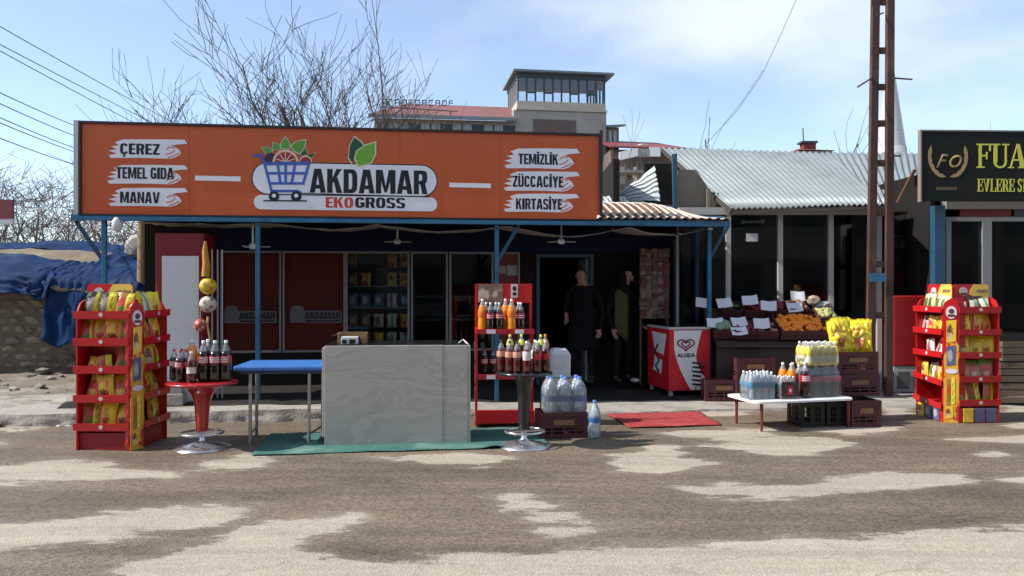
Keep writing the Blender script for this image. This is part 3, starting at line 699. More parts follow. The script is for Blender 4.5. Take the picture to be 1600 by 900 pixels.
fr.box(xs_[0]-.02, xs_[0]+.02, AY+.05, AY+.12, 0.03, ZB).build('mullion', cream, an)
MB().box(xs_[0], xs_[-1]+.04, AY-.055, AY+.06, ZB+.001, ZB+.11).build('lintel', cream, an)
MB().box(xs_[0], xs_[-1], AY-.04, AY+.05, .02, .5).build('plinth', wall_dk, an)
for i in range(4):
    MB().box(xs_[i]+.036, xs_[i+1]-.036, AY+.0, AY+.008, .5, ZB).build('glass_pane', glass, an)
# gable: plywood panel and open shadowed gap
gx = W(1062, 300, 12.2).x
MB().prism([(xs_[0], ZB+.11), (W(1132, 330, AY).x, ZB+.11), (W(1132, 326, AY).x, ZB+.16), (W(1072, 268, 12.4).x+.02, ZB+.72), (xs_[0]+.05, ZB+.72)], AY+.25, AY+.28).build('gable_panel', ply, an, fixn=True)
MB().beam((xs_[0]+.0, AY+.2, ZB+.1), (xs_[0]-.02, AY+.2, ZB+.95), .07).build('gable_post', blue_dk, an)
MB().beam((W(1112, 320, AY).x, AY+.2, ZB+.1), (W(1112, 320, AY).x, AY+.2, ZB+.42), .05).build('gable_post', ply, an)
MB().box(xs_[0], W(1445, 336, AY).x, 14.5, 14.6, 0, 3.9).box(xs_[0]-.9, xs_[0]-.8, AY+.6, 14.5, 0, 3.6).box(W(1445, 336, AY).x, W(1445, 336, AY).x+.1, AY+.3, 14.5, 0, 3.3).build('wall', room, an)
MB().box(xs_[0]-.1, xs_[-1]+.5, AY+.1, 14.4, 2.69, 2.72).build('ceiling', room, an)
tube_w = M('lamp tube white', (.7, .7, .68), .4)
tl = empty('tube_lamp', W(1176, 347, AY+.5), 0, 'short white tube lamp fitting behind the vegetable shop glass', 'lamp')
MB().tube([(-.16, 0, 0), (.17, 0, .01)], .018, 8).build('tube', tube_w, tl); MB().box(-.17, -.13, -.02, .02, -.03, .03).box(.13, .18, -.02, .02, -.02, .04).build('holder', tube_w, tl)
pp = MB().box(-.09, .09, 0, .003, -.06, .06).build('paper_notice', M('notice paper', (.5, .5, .48), .8), None, W(1175, 371, AY-.012)); tag(pp, 'small paper notice stuck inside the vegetable shop window', 'notice')

# ------------------------------------------------------------------ recess between the two shops; red and pale sheets paint a street reflection
rc = empty('recessed_stall', (0, 0, 0), 0, 'dark recessed front with painted red reflections between pole and blue post', 'stall')
RY = 11.9; x0, x1 = W(1392, 400, RY).x, W(1458, 400, RY).x
z = lambda py: W(0, py, RY).z
red_c = M('dull red curtain', (0.16, 0.03, 0.03), 0.85, var=0.3, scale=9); pale_c = M('pale reflection tint', (0.20, 0.18, 0.17), 0.8, var=0.15)
for k in range(5):
    a = x0+(x1-x0)*k/5+.012; b = x0+(x1-x0)*(k+1)/5-.012
    MB().box(a, b, RY+.02, RY+.035, z(387), z(374)).build('pale_reflection', pale_c, rc)
    MB().box(a, b, RY+.02, RY+.035, z(371), z(367)).build('pale_reflection', pale_c, rc)
MB().grid(lambda a, b: (x0+a*(x1-x0), RY+.06+.025*math.sin(a*45)+.01*math.sin(a*17), z(470)+b*(z(388)-z(470))), 60, 3).build('reflection_sheet', red_c, rc, thick=.004)
MB().box(x0, x1, RY+.1, RY+.13, 0, z(470)).build('panel', wall_dk, rc)
MB().box(x0, x1, RY-.01, RY, .9, z(330)).build('glass_pane', glass, rc)
MB().box(x0, x1, RY+1.2, RY+1.3, 0, 3.0).build('wall', room, rc)
# ------------------------------------------------------------------ the restaurant at the right edge
rs_ = empty('restaurant_building', (0, 0, 0), 0, 'restaurant front with pale framed windows and blue corner post at right edge', 'building')
QY = 10.9; q = lambda px: W(px, 400, QY).x; qz = lambda py: W(0, py, QY).z; XR = 9.6
MB().box(q(1455), q(1471), QY-.10, QY+.06, .02, qz(322)).build('corner_post', blue_dk, rs_)  # darker blue puts the roof's shade into this post's colour
MB().box(q(1472), q(1484), QY+.02, QY+.2, .02, qz(345)).build('wall', wall_dk, rs_)
MB().box(q(1476), XR, QY-.05, QY+.1, qz(327), qz(314)).build('lintel', frame_w, rs_)
MB().box(q(1476), XR, QY-.03, QY+.08, qz(346), qz(339)).build('frame_rail', frame_w, rs_)
red_st = M('red sticker band', (.22, .02, .02), .5)
MB().box(q(1500), q(1580), QY+.0, QY+.01, qz(338.5), qz(327.5)).build('sticker_band', red_st, rs_)
MB().box(q(1585), XR, QY+.0, QY+.01, qz(338.5), qz(327.5)).build('sticker_band', M('green sticker band', (.06, .09, .07), .5), rs_)
for a, b in ((1476, 1484), (1533, 1547), (1700, 1714), (1840, 1852)):
    MB().box(q(a), q(b), QY-.04, QY+.08, .03, qz(346)-.001).build('mullion', frame_w, rs_)
for a, b in ((1484, 1533), (1547, 1700), (1714, 1840)):
    MB().box(q(a), q(b), QY+.0, QY+.008, .45, qz(346)).build('glass_pane', glass, rs_); MB().box(q(a), q(b), QY-.02, QY+.03, .03, .449).build('plinth', wall_dk, rs_)
MB().box(q(1472), XR, QY+3, QY+3.1, 0, 3).box(q(1472), q(1478), QY+.3, QY+3, 0, 3).box(XR, XR+.1, QY-.1, QY+3, 0, 3).box(q(1472), XR, QY+.05, QY+3.1, 3.0, 3.1).build('wall', room, rs_)
bs = empty('restaurant_sign', W(1440, 314, 10.45), R(2), 'black restaurant sign with gold laurel emblem above the right shop', 'sign')
ss = 10.45/F; blk = M('black sign face', (0.010, 0.010, 0.008), 0.6, var=0.1, spec=.2); gold = M('dull gold print', (0.33, 0.22, 0.09), 0.5, var=0.15); yel = M('yellow green print', (0.55, 0.53, 0.06), 0.5, var=0.04)
Wd, Hd = 420*ss, 109*ss
MB().box(0, Wd, 0, .05, 0, Hd).build('face', blk, bs)
MB().box(-.02, -.002, -.01, .06, -.01, Hd+.02).box(-.002, Wd, -.01, .06, Hd+.001, Hd+.02).build('frame', M('sign trim', (.22, .19, .15), .5), bs)
bp = lambda px, py: ((px-1440)*ss, (314-py)*ss)
def serif(ch, x0, x1, yb, h, t, name='lettering'):
    """bold serif capitals as outlines; x in photo pixels"""
    m = MB(); w = x1-x0
    def bar(a, b, c, d): m.prism([bp(x0+p*w, yb-q_*h) for p, q_ in (a, b, c, d)], -.006-random.random()*.0008, -.001)
    s = t
    if ch in 'FEL':
        bar((.14, 0), (.14+s, 0), (.14+s, 1), (.14, 1)); bar((0, 0), (.55 if ch == 'F' else .98, 0), (.55 if ch == 'F' else .98, .06), (0, .06))
        bar((0, .94), (.5 if ch == 'L' else .95, .94), (.5 if ch == 'L' else .95, 1), (0, 1))
        if ch != 'L': bar((.14, .47), (.72, .47), (.72, .54), (.14, .54)); bar((.64, .36), (.74, .36), (.74, .66), (.64, .66)); bar((.86, .70), (.97, .70), (.97, 1), (.86, 1))
        if ch != 'F': bar((.88, 0), (1, 0), (1, .30), (.90, .30))
    if ch == 'U':
        bar((.14, .22), (.14+s, .22), (.14+s, 1), (.14, 1)); bar((.76, .22), (.86, .22), (.86, 1), (.76, 1)); bar((0, .94), (.5, .94), (.5, 1), (0, 1)); bar((.62, .94), (1, .94), (1, 1), (.62, 1))
        for i in range(8):
            a0, a1 = math.pi+math.pi*i/8, math.pi+math.pi*(i+1)/8
            P_ = lambda a, k: (.5+.36*k*math.cos(a)+.0, .24+.25*(k if k == 1 else .72)*math.sin(a))
            bar(P_(a0, 1), P_(a1, 1), (.47+.24*math.cos(a1)+.04, .24+.17*math.sin(a1)), (.47+.24*math.cos(a0)+.04, .24+.17*math.sin(a0)))
    if ch in 'AV':
        f = (lambda y: y) if ch == 'A' else (lambda y: 1-y)
        for a in ([(.08, 0), (.16, 0), (.50, .98), (.44, .98)], [(.62, 0), (.62+s*1.25, 0), (.58, 1), (.42, 1)]): bar(*[(x, f(y)) for x, y in a])
        for a in ([(0, 0), (.30, 0), (.30, .05), (0, .05)], [(.52, 0), (1, 0), (1, .05), (.52, .05)]): bar(*[(x, f(y)) for x, y in a])
        if ch == 'A': bar((.24, .30), (.70, .30), (.70, .37), (.24, .37))
    if ch == 'R':
        bar((.14, 0), (.14+s, 0), (.14+s, 1), (.14, 1)); bar((0, 0), (.5, 0), (.5, .06), (0, .06)); bar((0, .94), (.6, .94), (.6, 1), (0, 1)); bar((.14, .46), (.6, .46), (.6, .53), (.14, .53))
        for i in range(6):
            a0, a1 = -math.pi/2+math.pi*i/6, -math.pi/2+math.pi*(i+1)/6
            bar((.55+.33*math.cos(a0), .73+.27*math.sin(a0)), (.55+.33*math.cos(a1), .73+.27*math.sin(a1)), (.55+.12*math.cos(a1), .73+.20*math.sin(a1)), (.55+.12*math.cos(a0), .73+.20*math.sin(a0)))
        bar((.48, .48), (.72, .48), (1, 0), (.76, 0))
    if ch == 'S':
        pts = [(.86, .80), (.70, .95), (.45, .97), (.24, .86), (.24, .68), (.45, .55), (.68, .43), (.78, .26), (.66, .08), (.42, .03), (.2, .08), (.12, .24)]
        for (a, b), (c, d) in zip(pts, pts[1:]):
            tk = .11
            dx, dy = c-a, d-b; L_ = math.hypot(dx, dy*.5); nx, ny = -dy*.5/L_*tk, dx/L_*tk*.55
            bar((a+nx, b+ny), (c+nx, d+ny), (c-nx, d-ny), (a-nx, b-ny))
    return m.build(name, yel, bs, fixn=True)
for ch, a, b in (('F', 1528, 1551), ('U', 1551, 1580), ('A', 1578, 1610), ('R', 1611, 1640)): serif(ch, a, b, 262, 38, .20)
xx = 1529
for ch, w in (('E', 9.5), ('V', 11), ('L', 9.5), ('E', 9.5), ('R', 11), ('E', 9.5), (' ', 4), ('S', 9), ('E', 9.5), ('R', 11)):
    if ch != ' ': serif(ch, xx, xx+w*.96, 299, 20, .24)
    xx += w
lettering('F', 20*ss, 21*ss, gold, bs, (bp(1463, 262)[0], -.004, bp(1463, 262)[1]), bold=.01, depth=.004, shear=.5)
lettering('O', 20*ss, 20*ss, gold, bs, (bp(1484, 262)[0], -.004, bp(1484, 262)[1]), bold=.01, depth=.004, shear=.35)
lettering('FUAROĞLU', 32*ss, 6*ss, M('faded gold print', (.14, .09, .035), .5), bs, (bp(1462, 298)[0], -.004, bp(1462, 298)[1]), bold=.02, depth=.003) if False else None
lm = MB()
for sgn in (-1, 1):
    for k in range(5):
        t = k/4; a = R(200+ (1-t)*0+ 62*t) if sgn < 0 else R(340-62*t)
        th_ = R(168+76*t); cx, cy = 1482-sgn*29*math.cos(th_)*1.0, 244-33*math.sin(th_)*-1.0*-1.0
        ang = 98-82*t; L_ = 10
        dx, dy = sgn*-1*math.cos(R(ang))*-1, -math.sin(R(ang))
        d = Vector((sgn*math.cos(R(ang)), math.sin(R(ang)))); n = Vector((-d.y, d.x))
        pts = []
        for s_, w_ in ((-1, 0), (-.4, .26), (.2, .28), (1, 0), (.2, -.28), (-.4, -.26)):
            p = d*s_*L_+n*w_*L_; pts.append(bp(cx+p.x, cy-p.y))
        MB().prism(pts, -.005-.0003*k, -.001).build('laurel_leaf', gold, bs, fixn=True)
sm = MB()
for k in range(9): sm.prism([bp(1463+k*3.7, 297), bp(1465.5+k*3.7, 297), bp(1466.2+k*3.7, 292), bp(1463.7+k*3.7, 292)], -.003, -.001)
sm.build('small_print', M('faded gold print', (.13, .09, .04), .5), bs, fixn=True)
MB().beam((-.28, .1, -.02), (-.03, .12, .44), .035).build('stay', rust, bs)

# ------------------------------------------------------------------ steel ladder pole
pl = empty('power_pole', W(1372, 600, 10.9)*1.0, 0, 'tall rusty steel ladder pole in front of the corrugated roof', 'pole')
PY_ = 10.9; base = Vector((W(1372, 600, PY_).x, PY_, 0)); pl.location = base
rust_p = M('rusty painted steel', (0.062, 0.028, 0.019), 0.8, var=0.35, scale=4, c2=(0.125, 0.06, 0.037), thr=(0.55, 0.7))
def pleg(pxb, pxt, dy, w):
    a = Vector((W(pxb, 600, PY_).x-base.x, dy, 0.0)); b = Vector((W(pxt, 0, PY_).x-base.x, dy, W(0, -260, PY_).z))
    b.x = a.x+(b.x-a.x)*1.35
    m = MB(); m.beam(a, b, w, .012, up=(0, 1, 0)) if False else None
    for off, ww, dd in ((0, w, .012),):
        m.beam(a, b, w, .012, up=(0, -1, 0))
        m.beam(a+Vector((-w/2+.006, .04, 0)), b+Vector((-w/2+.006, .04, 0)), .012, .068, up=(0, -1, 0)); m.beam(a+Vector((w/2-.006, .04, 0)), b+Vector((w/2-.006, .04, 0)), .012, .068, up=(0, -1, 0))
    m.build('leg', rust_p, pl, fixn=True)
pleg(1360, 1370, 0.0, .10); pleg(1387, 1390, -.05, .098)
for py in (-140, -70, 0, 76, 133, 190, 252, 330, 410, 490):
    z_ = W(0, py, PY_).z; MB().box(W(1362, 0, PY_).x-base.x, W(1392, 0, PY_).x-base.x, .0, .03, z_-.07, z_+.02).build('rung', rust_p, pl)
for py, a, b, dz in ((122, 1340, 1362, 14), (128, 1396, 1425, -6), (20, 1370, 1380, 4), (248, 1392, 1407, -5)):
    p = W(a, py+dz, PY_-.15)-base; q_ = W(b, py if a < 1380 else py-4, PY_)-base
    MB().tube([p, q_], .012, 6).build('step_bolt', rust_p, pl)
MB().box(W(1355, 0, PY_).x-base.x, W(1378, 0, PY_).x-base.x, -.09, -.075, W(0, 440, PY_).z, W(0, 427, PY_).z).build('plate', blue_p, pl)
# ------------------------------------------------------------------ red drinks cooler beside the pole
cl = empty('drinks_cooler', W(1390, 600, 11.3)*1, 0, 'large red drinks cooler with pale lower panel behind the right snack rack', 'cooler')
cl.location = (W(1396, 600, 11.3).x, 11.3, .03)
redp = M('cooler red', (0.36, 0.015, 0.015), 0.35, var=0.08)
MB().box(0, .75, 0, .5, .38, W(0, 462, 11.3).z-.03).build('body', redp, cl, bevel=.02); MB().box(0.01, .74, .01, .49, 0, .379).build('lower_panel', M('dull white panel', (.4, .4, .39), .5), cl)
for k in range(3): MB().box(.06+k*.22, .24+k*.22, -.012, .0, .06, .3).build('vent', M('cooler vent', (.1, .1, .1), .6), cl)
# ================================================================== hut with tarpaulin on the left
hut = empty('stone_hut', (0, 0, 0), 0, 'low stone hut with earth roof and blue tarpaulin left of the shop', 'hut')
HYD = 12.2
mud = M('mud mortar', (0.15, 0.115, 0.08), 0.95, var=0.3, scale=4, bump=0.8, bscale=20)
wallx0, wallx1 = -13.5, W(238, 500, HYD).x
MB().box(wallx0, wallx1, HYD+.03, HYD+.5, -.05, 1.62).box(wallx1-.45, wallx1, HYD+.5, HYD+4, -.05, 1.62).build('wall', mud, hut)
SB = []
for s in range(5):
    for k in range(3):
        SB.append(MB().blob((0, 0, 0), 1, 1, .16, s*7+k, (1, .6, .9)).mesh('stone', M('hut stone '+'abc'[k], ((0.20, .165, .12), (0.15, .12, .09), (0.25, .21, .155))[k], .95, var=.3, scale=3)))
rnd = random.Random(11)
zc = 0.15
while zc < 1.6:
    h = rnd.uniform(.10, .17); x = -11.0+rnd.uniform(0, .2)
    while x < wallx1-.1:
        w = rnd.uniform(.14, .34)
        o = link('stone', rnd.choice(SB), hut, (x+w/2, HYD+.055+.03*rnd.random(), zc+h/2+rnd.uniform(-.02,.02))); o.scale = (w*.55, .11+rnd.random()*.04, h*.60); o.rotation_euler = (0, rnd.uniform(-.25, .25), 0)
        x += w
    zc += h
def heap(x, t):
    y = HYD-.30+t*3.2
    crest = 1.66+0.62*math.sin(min(1, t*1.05)*math.pi*.55)+0.05*math.sin(x*1.3)
    return (x, y, crest+.05*noise.noise((x*1.8, y*2, 0))+.03*noise.noise((x*6, y*6, 0))-(0.12 if t < .02 else 0)-.10*max(0, x+7)*.6)
earth_r = M('straw and earth roof', (0.19, 0.15, 0.10), .95, var=.35, scale=3, bump=.9, bscale=18, c2=(.27, .235, .18), thr=(.55, .7))
MB().grid(lambda a, b: heap(-13.5+a*(wallx1+13.6), b), 110, 26).build('earth_roof', earth_r, hut, thick=.08)
tarp = M('blue tarpaulin', (0.007, 0.030, 0.098), 0.75, var=.45, scale=3.0, spec=.12, c2=(0.04, 0.075, 0.13), thr=(.55, .75))
def drape(x0, x1, t0, t1, drop, seed, name='tarpaulin'):
    """sheet lying on the roof from t0 to the front edge and hanging down by drop(x)"""
    def f(a, b):
        x = x0+a*(x1-x0); wob = noise.noise((x*3.0, b*3, seed)); cr = noise.noise((x*9, b*7, seed+3))
        if b < .5:
            t = t0+(t1-t0)*(1-b/.5); p = Vector(heap(x, max(0.02, t)))
            return (x, p.y, p.z+.075+.03*abs(wob)+.05*abs(cr))
        k = (b-.5)/.5; dr = drop(a)*(1+.15*noise.noise((x*2.5, 0, seed)))
        e = Vector(heap(x, max(.02, t0)))
        return (x+.05*wob*k, e.y-.06-.05*k-.07*abs(math.sin(x*8+seed))*k-.05*cr, e.z+.03-dr*k+.03*cr)
    return MB().grid(f, 70, 34).build(name, tarp, hut, thick=.006)
xw = lambda px: W(px, 450, HYD-.3).x
drape(-13.4, xw(70), 0.02, .27, lambda a: .16+.12*a, 1)
drape(xw(48), xw(80), 0.02, .16, lambda a: .22+.15*math.sin(a*math.pi), 2)
drape(xw(72), xw(120), 0.02, .25, lambda a: 0.95, 3)
drape(xw(108), wallx1+.05, 0.02, .55, lambda a: .95-.2*a, 5)
drape(-13.4, xw(150), .55, .90, lambda a: .02, 8)
drape(xw(140), xw(235), .50, .75, lambda a: .02, 9)
rock = tag(MB().blob((0, 0, 0), .30, 2, .12, 5, (1.1, .8, .8)).build('boulder', stone_m[0], None, Vector(heap(W(208, 395, 13).x, .45))+Vector((0, 0, .22))), 'big pale rock resting on the tarpaulin beside the shop wall', 'rock')
lg = MB().tube([(0, 0, -1.9), (.02, 0, .0), (.0, 0, 1.2)], [.09, .085, .07], 10).build('timber_post', M('split timber', (.26, .17, .09), .85, var=.3, stretch=(6, 6, .8)), None, W(222, 380, 12.0)); tag(lg, 'old split timber post between hut and shop corner', 'post')

# red sign board far left
rsn = empty('roadside_sign', W(-6, 350, 17), 0, 'dark red sign board with pale lower strip at the left edge', 'sign')
MB().box(-.6, .36, 0, .06, .12, .54).build('board', M('dark red board', (.15, .01, .012), .5), rsn); MB().box(-.6, .36, 0.005, .055, 0, .118).build('strip', M('pale strip', (.5, .47, .44), .5), rsn)
MB().tube([(-.2, .03, 0), (-.2, .03, -2.7)], .04, 8).build('post', rust_p, rsn)

# ================================================================== bare trees
bark = M('grey bark', (0.075, 0.060, 0.048), .95, var=.3, scale=8); bark2 = M('pale twig bark', (0.16, 0.135, 0.115), .95, var=.3, scale=8)
def tree(name, base, height, seed, label, spread=.55, mat=None, levels=4, trunk_frac=.3, upright=.55, r0=.09, group=None, n0=6, kidsn=(3, 5), twig=.006, lean=0.0):
    rnd = random.Random(seed); mat = mat or bark
    t = empty(name, base, 0, label, 'tree', group); tr, cr = MB(), MB()
    def grow(p, d, L, r, lv, mb):
        n = 5 if lv < 2 else 4; pts = [p]; rs = [r]; dd = d.copy()
        for i in range(n):
            dd = (dd+Vector((rnd.gauss(0, .13), rnd.gauss(0, .13), rnd.gauss(0, .08)+upright*.10))).normalized()
            pts.append(pts[-1]+dd*L/n); rs.append(max(twig*.7, r*(1-.62*(i+1)/n)))
        mb.tube(pts, rs, 6 if lv < 2 else 3, caps=False)
        if lv >= levels: return
        k = rnd.randint(*kidsn)+(2 if lv == 1 else 0)
        for i in range(k):
            f = rnd.uniform(.25, 1.0); idx = min(n-1, int(f*n)); q = pts[idx].lerp(pts[idx+1], f*n-idx)
            ax = Vector((rnd.gauss(0, 1), rnd.gauss(0, 1), rnd.gauss(0, .4))); ax = (ax-dd*ax.dot(dd)).normalized()
            nd_ = (dd*(1-spread*.55)+ax*spread+Vector((0, 0, upright*.35))).normalized()
            grow(q, nd_, L*rnd.uniform(.42, .72), max(twig, rs[idx]*rnd.uniform(.4, .62)), lv+1, cr)
    hT = height*trunk_frac
    tr.tube([(0, 0, -.1), (lean*.3, 0, hT*.5), (lean, 0, hT)], [r0*1.25, r0*1.05, r0], 9)
    for i in range(n0):
        a = 2*math.pi*i/n0+rnd.uniform(-.4, .4); tilt = rnd.uniform(.12, .95)*spread*1.25
        d = Vector((math.cos(a)*tilt, math.sin(a)*tilt, 1)).normalized()
        grow(Vector((lean, 0, hT*rnd.uniform(.75, 1))), d, (height-hT)*rnd.uniform(.55, .85), r0*.66, 1, cr)
    tr.build('trunk', mat, t); cr.build('crown', mat, t); return t
gt = 'bare trees behind the shop'
def gpos(px, d): return Vector(((px-800)/F*d, d, 0))
tree('bare_tree', gpos(487, 16), 6.2, 5, 'tallest bare tree with upright shoots behind the cart logo', .62, levels=4, upright=.62, n0=7, group=gt, r0=.13, kidsn=(3, 5), twig=.0075)
tree('bare_tree', gpos(365, 16), 5.8, 8, 'bare spreading tree behind the left half of the orange sign', .62, levels=4, upright=.5, n0=6, group=gt)
tree('bare_tree', gpos(600, 16.5), 5.9, 12, 'bare tree between the leaf emblem and the red roofed building', .55, levels=4, upright=.55, n0=6, group=gt)
tree('bare_tree', gpos(300, 18), 4.8, 21, 'small bare tree above the left end of the orange sign', .6, levels=3, upright=.6, n0=4, group=gt, r0=.06)
for k, (px, d, h, sd, lb) in enumerate(((25, 24, 5.2, 31, 'pale bare tree just right of the red sign board'), (95, 26, 5.4, 32, 'pale bare tree behind the middle of the tarpaulin hut'), (165, 23, 4.4, 33, 'pale bare tree behind the left corner of the shop sign'), (215, 22, 4.0, 34, 'pale bare tree seen through the canopy end above the rock'), (-45, 25, 5.2, 36, 'pale bare tree behind the red sign board'))):
    tree('bare_tree', gpos(px, d), h, sd, lb, .8, bark2, levels=4, upright=.35, n0=6, r0=.08, group='pale trees behind the hut', twig=.009, trunk_frac=.22)
for k, (px, d, h, sd, lb) in enumerate(((975, 26, 7.2, 41, 'thin bare tree before the building with the white balcony'), (1110, 20, 6.3, 42, 'leaning bare shoots above the left end of the zinc roof'), (1160, 21, 5.8, 43, 'sparse bare shoots above the middle of the zinc roof'), (1305, 20, 6.2, 44, 'forked bare branches left of the steel pole'), (1345, 24, 6.4, 45, 'dark pollarded tree just left of the steel pole'), (1440, 24, 6.3, 46, 'sparse bare tree above the left edge of the black sign'), (1545, 26, 6.6, 47, 'sparse twigs above the black restaurant sign'), (690, 24, 7.0, 48, 'thin upright bare saplings before the red roofed building'))):
    tree('bare_tree', gpos(px, d), h, sd, lb, .55, bark if k in (1, 3, 4) else bark2, levels=2 if k != 0 else 3, upright=.6, n0=4, r0=.05, group='sparse trees behind the roofs', twig=.008, kidsn=(1, 3) if k else (3, 4), trunk_frac=.5)

# ================================================================== buildings far behind
ren = M('grey render', (0.33, 0.31, 0.28), .9, var=.18, scale=.6, c2=(.24, .22, .20), thr=(.5, .7)); tan = M('tan render', (0.46, 0.40, 0.33), .9, var=.12, scale=.7)
dkf = M('dark teal frame', (0.03, 0.045, 0.06), .5); slate = M('grey blue metal roof', (.16, .20, .22), .5, var=.1); redroof = M('red sheet roof', (.22, .09, .085), .7, var=.15, scale=.8)
tw = empty('tower_building', gpos(808, 45), R(8.7), 'grey tower with glazed lookout room rising behind the orange sign', 'building')
k_ = 45/F; tz = lambda py: CH-(py-HY)*k_
Wt = 5.35; Dt = 4.2
MB().box(-.2, Wt+.05, .05, Dt, 0, tz(171.5)).build('wall', ren, tw)
MB().box(-.05, Wt+.08, -.05, Dt, tz(171), tz(168)).build('ledge', tan, tw)
MB().box(0, Wt, 0, .2, tz(167.8), tz(157)).box(0.002, .2, .201, Dt, tz(167.8), tz(157)).box(Wt-.2, Wt, .201, Dt, tz(167.8), tz(157)).build('parapet', tan, tw)
MB().box(0, Wt, .03, .15, tz(120), tz(113)).box(0.01, .15, .151, Dt, tz(120), tz(113)).box(Wt-.15, Wt-.01, .151, Dt, tz(120), tz(113)).build('top_band', dkf, tw)
for i in range(11):
    x = .06+(Wt-.12)*i/10; MB().box(x-.045, x+.045, .04, .14, tz(156.9), tz(120.1)).build('mullion', dkf, tw)
for i in range(6):
    y = .3+(Dt-.5)*i/5; MB().box(.03, .13, y-.05, y+.05, tz(156.9), tz(120.1)).build('mullion', M('pale mullion', (.45, .45, .43), .5), tw); MB().box(Wt-.13, Wt-.03, y-.05, y+.05, tz(156.9), tz(120.1)).build('mullion', dkf, tw)
gl2 = clear_mat('far glass', (.92, .95, .97), .05, (.3, .33, .36), .05, 1.3)
blind = M('grey blind', (.30, .29, .29), .8)
for i in range(10):
    x0, x1 = .06+(Wt-.12)*i/10+.046, .06+(Wt-.12)*(i+1)/10-.046
    p = MB().box(x0, x1, .085, .095, tz(156.8), tz(120.2)).build('window_pane', gl2, tw)
    MB().box(x0, x1, .11, .13, tz(136), tz(120.2)).build('blind', blind, p)
    if i in (1, 3, 6, 8): MB().box(x0, x1, .05, .08, tz(144.5), tz(142)).build('transom', dkf, p)
MB().prismz([(-.25, -.3), (Wt+.45, -.3), (Wt+.45, Dt+.2), (-.25, Dt+.2)], tz(112.5), tz(109.5)).build('roof', slate, tw)
MB().box(.95, 3.55, .0, .049, tz(220), tz(185)).build('rusty_shutter', M('rusty dark shutter', (.13, .095, .085), .8, var=.3, scale=1.2, c2=(.04, .025, .025), thr=(.6, .66)), tw)
wg = empty('red_roofed_building', gpos(585, 44), R(7), 'long building with dull red roof and window row left of the tower', 'building')
k_ = 44/F; tz2 = lambda py: CH-(py-HY)*k_
WL = 8.2
MB().box(0, WL, 0, 6, 0, tz2(184)).build('wall', ren, wg)
MB().add([(-.3, -.7, tz2(183)), (WL, -.7, tz2(186)), (WL, 3, tz2(186)+1.55), (1.8, 3, tz2(183)+1.5)], [(0, 1, 2, 3)]).build('roof', redroof, wg, thick=.08)
MB().box(-.3, WL-.02, -.75, -.6, tz2(187), tz2(182)).build('eave_gutter', slate, wg)
for i in range(13):
    x = .2+i*.61; MB().box(x, x+.50, -.02, .0, tz2(214), tz2(191)).build('window', M('pale far window', (.28, .31, .33), .3, var=.2) if i % 3 else dkf, wg); MB().box(x+.51, x+.60, -.03, -.001, tz2(216), tz2(190)).build('mullion', dkf, wg)
rsl = empty('roof_letters', gpos(594, 43.6), R(7), 'thin standing letters of a roof sign seen from behind on the red roof', 'roof sign')
rnd = random.Random(4)
for k in range(11):
    m = MB(); x = .1+k*.38; z0, z1 = tz2(168-k*.4), tz2(158-k*.1)
    m.beam((x, 0, z0), (x, 0, z1), .05)
    if k % 3 != 1: m.beam((x+.22, 0, z0), (x+.22, 0, z1), .05)
    for zz in ((z0, z1) if k % 2 else (z1, (z0+z1)/2)): m.beam((x, 0, zz), (x+.22, 0, zz), .05)
    m.build('letter', dkf, rsl)
MB().beam((0, .05, tz2(169)), (4.4, .05, tz2(173)), .05).beam((.3, .05, tz2(169)), (.3, .05, tz2(185)), .06).beam((4.0, .05, tz2(173)), (4.0, .05, tz2(185)), .06).build('rail', dkf, rsl)
# right hand side houses
def P2(px, py, d): return W(px, py, d)
bh = empty('balcony_house', gpos(950, 42), R(4), 'house with red roof and broken white balcony between tower and zinc roof', 'building')
k_ = 42/F; z3 = lambda py: CH-(py-HY)*k_; x3 = lambda px: (px-950)*k_
MB().box(x3(963), x3(1080), 1.5, 8, 0, z3(226)).build('wall', M('dim brown wall', (.15, .12, .105), .9, var=.2, scale=.8), bh)
MB().box(x3(968), x3(1034), .2, 1.4, z3(268), z3(264)).build('balcony_floor', ren, bh)
wh = M('white balcony panel', (.75, .74, .72), .6, var=.05)
MB().add([(x3(968), .1, z3(250)), (x3(998), .1, z3(243)), (x3(998), .1, z3(230)), (x3(968), .1, z3(237))], [(0, 1, 2, 3)]).build('balcony_panel', wh, bh, thick=.1)
MB().box(x3(998.5), x3(1016.5), .1, .2, z3(244), z3(231)).build('balcony_panel', ren, bh); MB().box(x3(1017), x3(1034), .1, .2, z3(243), z3(228.5)).build('balcony_panel', wh, bh)
for a, b in ((970, 975), (978, 986), (1000, 1006), (1020, 1026)): MB().box(x3(a), x3(b), 1.44, 1.499, z3(282), z3(254)).build('window', wh if a in (970, 1000) else M('pale far window', (.28, .31, .33), .3), bh)
MB().add([(x3(958), .6, z3(226)), (x3(1090), .6, z3(229)), (x3(1065), 5, z3(218)+.75), (x3(958), 5, z3(216)+.8)], [(0, 1, 2, 3)]).build('roof', M('bright red sheet roof', (.20, .045, .045), .6, var=.2), bh, thick=.1)
MB().box(x3(1058), x3(1066), 3, 3.4, z3(222), z3(214)).build('chimney', dkf, bh)
MB().lathe([(0, 0), (.2, .03), (.3, .12), (.3, .14), (0, .1)], 12, (x3(1019), 2, z3(219))).build('satellite_dish', wh, bh)
bay = empty('blue_bay', gpos(948, 46), R(8), 'small slate roofed bay window on the right flank of the tower', 'bay window')
k_ = 46/F; z4 = lambda py: CH-(py-HY)*k_
